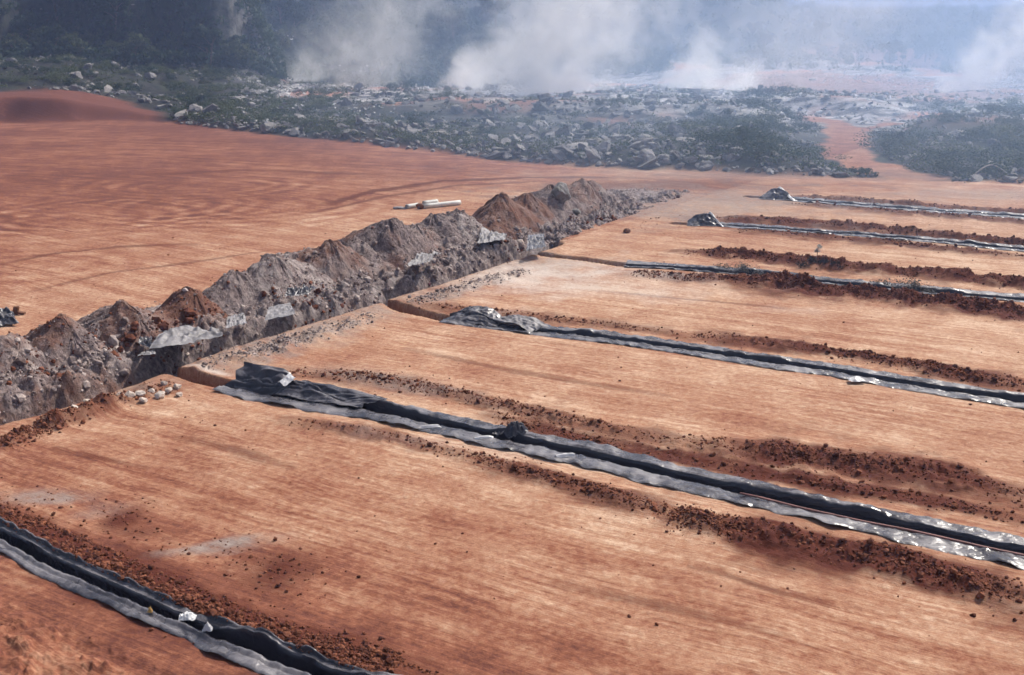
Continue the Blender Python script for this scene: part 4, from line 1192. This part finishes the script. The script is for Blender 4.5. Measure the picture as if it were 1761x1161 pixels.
# ------------------------------------------------------------------ ground growth and far woods (uncountable)
def growth():
    r = np.random.default_rng(8)
    n = 6500
    td = np.where(r.random(n) < .45, r.uniform(-27.5, -8, n), r.uniform(-27.5, 27.5, n)); e = np.interp(np.radians(td), E_TH, E_D)
    d = e + 1.5 + 100 * r.random(n) ** 1.3
    x = d * np.sin(np.radians(td)); y = d * np.cos(np.radians(td)); s = d - e
    rd = np.minimum(pdist(x, y, ROAD)[0], pdist(x, y, ROAD2)[0])
    ok = (rd > 2.0) & ~((td < -17.5) & (s < 14)) & (fbm(x * .12, y * .12, 3) > -.12)
    x, y = x[ok], y[ok]
    C = np.stack([x, y, ground_z(x, y) + .15], 1)
    V, Fc = leaf_cloud(C, r.uniform(.3, .9, len(C)), 22, .11, 8, .5)
    tag(link('weeds', mesh_np('weeds', V, Fc, M['leaf2'])), 'weeds growing between the boulders', 'weeds', kind='stuff')
    n = 13000
    td = r.uniform(-29, 29, n); d = 172 + 960 * r.random(n) ** 1.9
    x = d * np.sin(np.radians(td)); y = d * np.cos(np.radians(td))
    td[3600:8200] = r.uniform(-13.5, 8, 4600); d[3600:8200] = 192 + 150 * r.random(4600) ** 1.2
    td[:3600] = r.uniform(-29, -10.5, 3600); d[:3600] = r.uniform(160, 200, 3600); x = d * np.sin(np.radians(td)); y = d * np.cos(np.radians(td))
    ok = ~((td > 2) & (d < 235)) & ~((d < 172) & (td > -12)) & (fbm(x * .02, y * .02, 3) > -.38)
    x, y, d = x[ok], y[ok], d[ok]
    z = ground_z(x, y)
    sz = np.interp(d, [172, 400, 1100], [1.5, 2.4, 5.0]) * r.uniform(.6, 1.2, len(x))
    C = np.stack([x, y, z + sz * .5], 1)
    V, Fc = leaf_cloud(C, sz, 34, .45, 18, .75)
    # larger leaves farther away
    sc = np.repeat(np.interp(d, [185, 400, 1100], [.8, 1.2, 2.6]), 34)
    V4 = V.reshape(-1, 4, 3); c = V4.mean(1, keepdims=True); V4 = c + (V4 - c) * sc[:, None, None]
    tag(link('woodland', mesh_np('woodland', V4.reshape(-1, 3), Fc, M['leaf'])), 'dense wood covering the far slopes', 'woodland', kind='stuff')
growth()

# ------------------------------------------------------------------ smoke
def smoke(name, x, y, w0, w1, hgt, lean, leany, dens, label, seed, col=(.99, .985, .98), puff=1.0, depthk=.8, step=.5, thin=1.0):
    """plume: a lumpy column widening and leaning with the wind"""
    g = gz(x, y) - .3
    cxm = lean * hgt
    half = w1 * 1.3
    x0, x1 = min(-w0 * 1.4, cxm - half, -half * .6), max(w0 * 1.4, cxm + half)
    V = [(a, b, c) for c in (0, hgt) for a, b in ((x0, -w1 * depthk - abs(leany) * hgt), (x1, -w1 * depthk - abs(leany) * hgt), (x1, w1 * depthk + abs(leany) * hgt), (x0, w1 * depthk + abs(leany) * hgt))]
    m = NT('smoke_volume')
    tc = m.n('ShaderNodeTexCoord').outputs['Object']
    sp = m.n('ShaderNodeSeparateXYZ'); m.l(tc, sp.inputs[0])
    t = m.math('DIVIDE', sp.outputs[2], hgt, clamp=True)
    wob = m.noise(m.scale(tc, (1, 1, 1)), .13, 2)
    cxx = m.math('MULTIPLY', m.math('POWER', t, 1.15), cxm)
    cyy = m.math('MULTIPLY', t, leany * hgt)
    rad = m.math('ADD', w0, m.math('MULTIPLY', m.math('POWER', t, .8), w1 - w0))
    dx = m.math('DIVIDE', m.math('SUBTRACT', sp.outputs[0], cxx), rad)
    dy = m.math('DIVIDE', m.math('SUBTRACT', sp.outputs[1], cyy), m.math('MULTIPLY', rad, depthk))
    r2 = m.math('SQRT', m.math('ADD', m.math('MULTIPLY', dx, dx), m.math('MULTIPLY', dy, dy)))
    mp = m.n('ShaderNodeMapping'); m.l(tc, mp.inputs[0]); mp.inputs[1].default_value = (seed * 7.1, seed * 3.3, 0); mp.inputs[2].default_value = (0, R(-35), 0); mp.inputs[3].default_value = (1, 1, .95)
    n1 = m.noise(mp.outputs[0], .20 * puff, 3, .6, .6)
    n2 = m.noise(mp.outputs[0], .65 * puff, 2, .6)
    f = m.math('SUBTRACT', 1.0, r2)
    f = m.math('ADD', f, m.math('MULTIPLY', m.math('SUBTRACT', n1, .5), 3.0))
    f = m.math('ADD', f, m.math('MULTIPLY', m.math('SUBTRACT', n2, .5), 1.1))
    f = m.math('MULTIPLY', m.ramp(f, .0, 1.1), m.ramp(r2, 1.35, .9))
    fade = m.math('MULTIPLY', m.math('POWER', m.math('SUBTRACT', 1.0, t), thin), m.ramp(t, 0.0, .03))
    f = m.math('MULTIPLY', m.math('MULTIPLY', f, fade), dens)
    v = m.n('ShaderNodeVolumePrincipled'); v.inputs['Color'].default_value = (*col, 1); v.inputs['Anisotropy'].default_value = .35
    m.l(f, v.inputs['Density']); m.l(v.outputs[0], m.out.inputs['Volume'])
    me = mesh_np('smoke', V, [(0, 3, 2, 1), (4, 5, 6, 7), (0, 1, 5, 4), (1, 2, 6, 5), (2, 3, 7, 6), (3, 0, 4, 7)], m.m)
    try: m.m.cycles.volume_step_rate = step * 1.9
    except Exception: pass
    o = link(name, me, None, (x, y, g)); tag(o, label, 'smoke', kind='stuff')
    return o
x, y = at(925, 174); smoke('smoke', x, y, 9.0, 13, 30, .38, .1, .42, 'thick white smoke plume in the middle of the dump', 1, thin=3.2, step=.2)
x, y = at(985, 168); smoke('smoke', x, y, 8, 18, 34, .34, .1, .11, 'broad thin smoke rising to the right behind the thick plume', 8, thin=.8, step=.3)
x, y = at(815, 162); smoke('smoke', x, y, 6.5, 7, 7, .5, 0, .42, 'low white smoke trailing left of the thick plume', 7, thin=1.0, step=.3)
x, y = at(1220, 174); smoke('smoke', x, y, 7.5, 3.5, 11, -.1, .1, .5, 'rounded white smoke plume left of the dirt track', 2, thin=1.6, step=.25)
x, y = at(1670, 163); smoke('smoke', x, y, 5.5, 9, 24, 1.0, .1, .45, 'smoke plume leaning right at the right side of the picture', 3, thin=1.6, step=.2)
x, y = at(500, 150); smoke('smoke', x, y, 5, 11, 15, 1.0, 0, .15, 'thin wispy smoke at the right end of the shaded rock face', 4, thin=2.2, step=.25)
x, y = at(620, 152); smoke('smoke', x, y, 8, 13, 20, .5, 0, .11, 'faint bluish smoke over the bushy slope', 5, thin=.9, step=.3)

x, y = at(1330, 160); smoke('smoke', x, y, 10, 24, 17, .7, .2, .04, 'wide faint smoke veil rising beyond the dirt track', 9, thin=.7, step=.6)

def pall():
    """thin drifting smoke over the whole dump"""
    m = NT('smoke_pall')
    tc = m.n('ShaderNodeTexCoord').outputs['Object']
    sp = m.n('ShaderNodeSeparateXYZ'); m.l(tc, sp.inputs[0])
    n1 = m.noise(tc, .022, 2, .55, .5); n2 = m.noise(tc, .07, 3, .6)
    # thins out to the left, above and near the pad
    fx = m.ramp(m.math('ADD', m.math('ADD', sp.outputs[0], m.math('MULTIPLY', sp.outputs[1], .10)), m.math('MULTIPLY', m.math('SUBTRACT', n1, .5), 70)), -22.0, 40.0)
    fy = m.ramp(m.math('ADD', m.math('ADD', sp.outputs[1], m.math('MULTIPLY', sp.outputs[0], .12)), m.math('MULTIPLY', m.math('SUBTRACT', n1, .5), 30)), 30.0, 66.0)
    fz = m.math('ADD', m.math('MULTIPLY', m.ramp(sp.outputs[1], 190.0, 90.0), .78), .22)
    f = m.math('ADD', .50, m.math('MULTIPLY', m.math('SUBTRACT', n1, .5), 1.8)); f = m.math('ADD', f, m.math('MULTIPLY', m.math('SUBTRACT', n2, .5), .9))
    f = m.math('MAXIMUM', f, .05)
    f = m.math('MULTIPLY', m.math('MULTIPLY', m.math('MULTIPLY', fx, fy), fz), f)
    hz = m.math('SUBTRACT', 1.0, m.math('DIVIDE', sp.outputs[2], 22.0, clamp=True), clamp=True)
    hz = m.math('POWER', hz, 1.4)
    f = m.math('MULTIPLY', m.math('MULTIPLY', f, hz), PALL)
    v = m.n('ShaderNodeVolumePrincipled'); v.inputs['Color'].default_value = (.50, .69, 1, 1); v.inputs['Anisotropy'].default_value = .3
    m.l(f, v.inputs['Density']); m.l(v.outputs[0], m.out.inputs['Volume'])
    m.m.cycles.volume_step_rate = .8
    V = [(a, b, c) for c in (-1.5, 22) for a, b in ((-48, 34), (170, 34), (170, 300), (-48, 300))]
    me = mesh_np('smoke', V, [(0, 3, 2, 1), (4, 5, 6, 7), (0, 1, 5, 4), (1, 2, 6, 5), (2, 3, 7, 6), (3, 0, 4, 7)], m.m)
    tag(link('drifting_smoke', me), 'thin bluish smoke drifting over the dump and the track', 'smoke', kind='stuff')
PALL = .019
pall()

# ------------------------------------------------------------------ haze
def haze():
    m = NT('haze_air')
    v = m.n('ShaderNodeVolumePrincipled'); v.inputs['Color'].default_value = (.42, .58, 1, 1); v.inputs['Density'].default_value = .0008; v.inputs['Anisotropy'].default_value = .2
    m.l(v.outputs[0], m.out.inputs['Volume'])
    V = [(a, b, c) for c in (-3.5, 110) for a, b in ((-1620, -1620), (1620, -1620), (1620, 1620), (-1620, 1620))]
    me = mesh_np('haze', V, [(0, 3, 2, 1), (4, 5, 6, 7), (0, 1, 5, 4), (1, 2, 6, 5), (2, 3, 7, 6), (3, 0, 4, 7)], m.m)
    tag(link('haze', me), 'bluish haze over the whole valley', 'haze', kind='stuff')
haze()

# ------------------------------------------------------------------ light
SUN_EL, SUN_AZ = 47.0, 43.0     # azimuth measured from the view direction towards the right
w = bpy.data.worlds.new('World'); scn.world = w; w.use_nodes = True
nt = w.node_tree; nt.nodes.clear()
sky = nt.nodes.new('ShaderNodeTexSky'); sky.sky_type = 'NISHITA'; sky.sun_disc = False
sky.sun_elevation = R(SUN_EL); sky.sun_rotation = R(SUN_AZ); sky.dust_density = 6; sky.air_density = 1.2
bg = nt.nodes.new('ShaderNodeBackground'); bg.inputs[1].default_value = .085
wo = nt.nodes.new('ShaderNodeOutputWorld'); hs = nt.nodes.new('ShaderNodeHueSaturation'); hs.inputs['Saturation'].default_value = .7; nt.links.new(sky.outputs[0], hs.inputs['Color']); nt.links.new(hs.outputs[0], bg.inputs[0]); nt.links.new(bg.outputs[0], wo.inputs[0])
sd = bpy.data.lights.new('sun', 'SUN'); sd.energy = 4.3; sd.angle = R(.5); sd.color = (1, .94, .85)
so = bpy.data.objects.new('sun', sd); COL.objects.link(so)
from mathutils import Vector
dirv = Vector((math.sin(R(SUN_AZ)) * math.cos(R(SUN_EL)), math.cos(R(SUN_AZ)) * math.cos(R(SUN_EL)), math.sin(R(SUN_EL))))
so.rotation_euler = dirv.to_track_quat('Z', 'Y').to_euler(); so.location = (60, 60, 90)

cam = bpy.data.cameras.new('camera'); co = bpy.data.objects.new('camera', cam); COL.objects.link(co)
co.location = (0, 0, H); co.rotation_euler = (R(90) - PITCH, 0, 0)
cam.lens = F / 1761 * 36; cam.sensor_width = 36; cam.sensor_fit = 'HORIZONTAL'; cam.clip_end = 8000; cam.clip_start = .1
scn.camera = co
scn.view_settings.view_transform = 'Standard'; scn.view_settings.look = 'None'; scn.view_settings.exposure = .28; scn.view_settings.gamma = 1
scn.render.engine = 'CYCLES'
scn.cycles.max_bounces = 5; scn.cycles.diffuse_bounces = 2; scn.cycles.glossy_bounces = 2; scn.cycles.volume_bounces = 4; scn.cycles.transparent_max_bounces = 8
scn.cycles.use_denoising = True
scn.cycles.use_adaptive_sampling = True; scn.cycles.adaptive_threshold = .05; scn.cycles.time_limit = 660; scn.cycles.adaptive_min_samples = 16
scn.cycles.pixel_filter_type = 'BLACKMAN_HARRIS'; scn.cycles.filter_width = 1.6
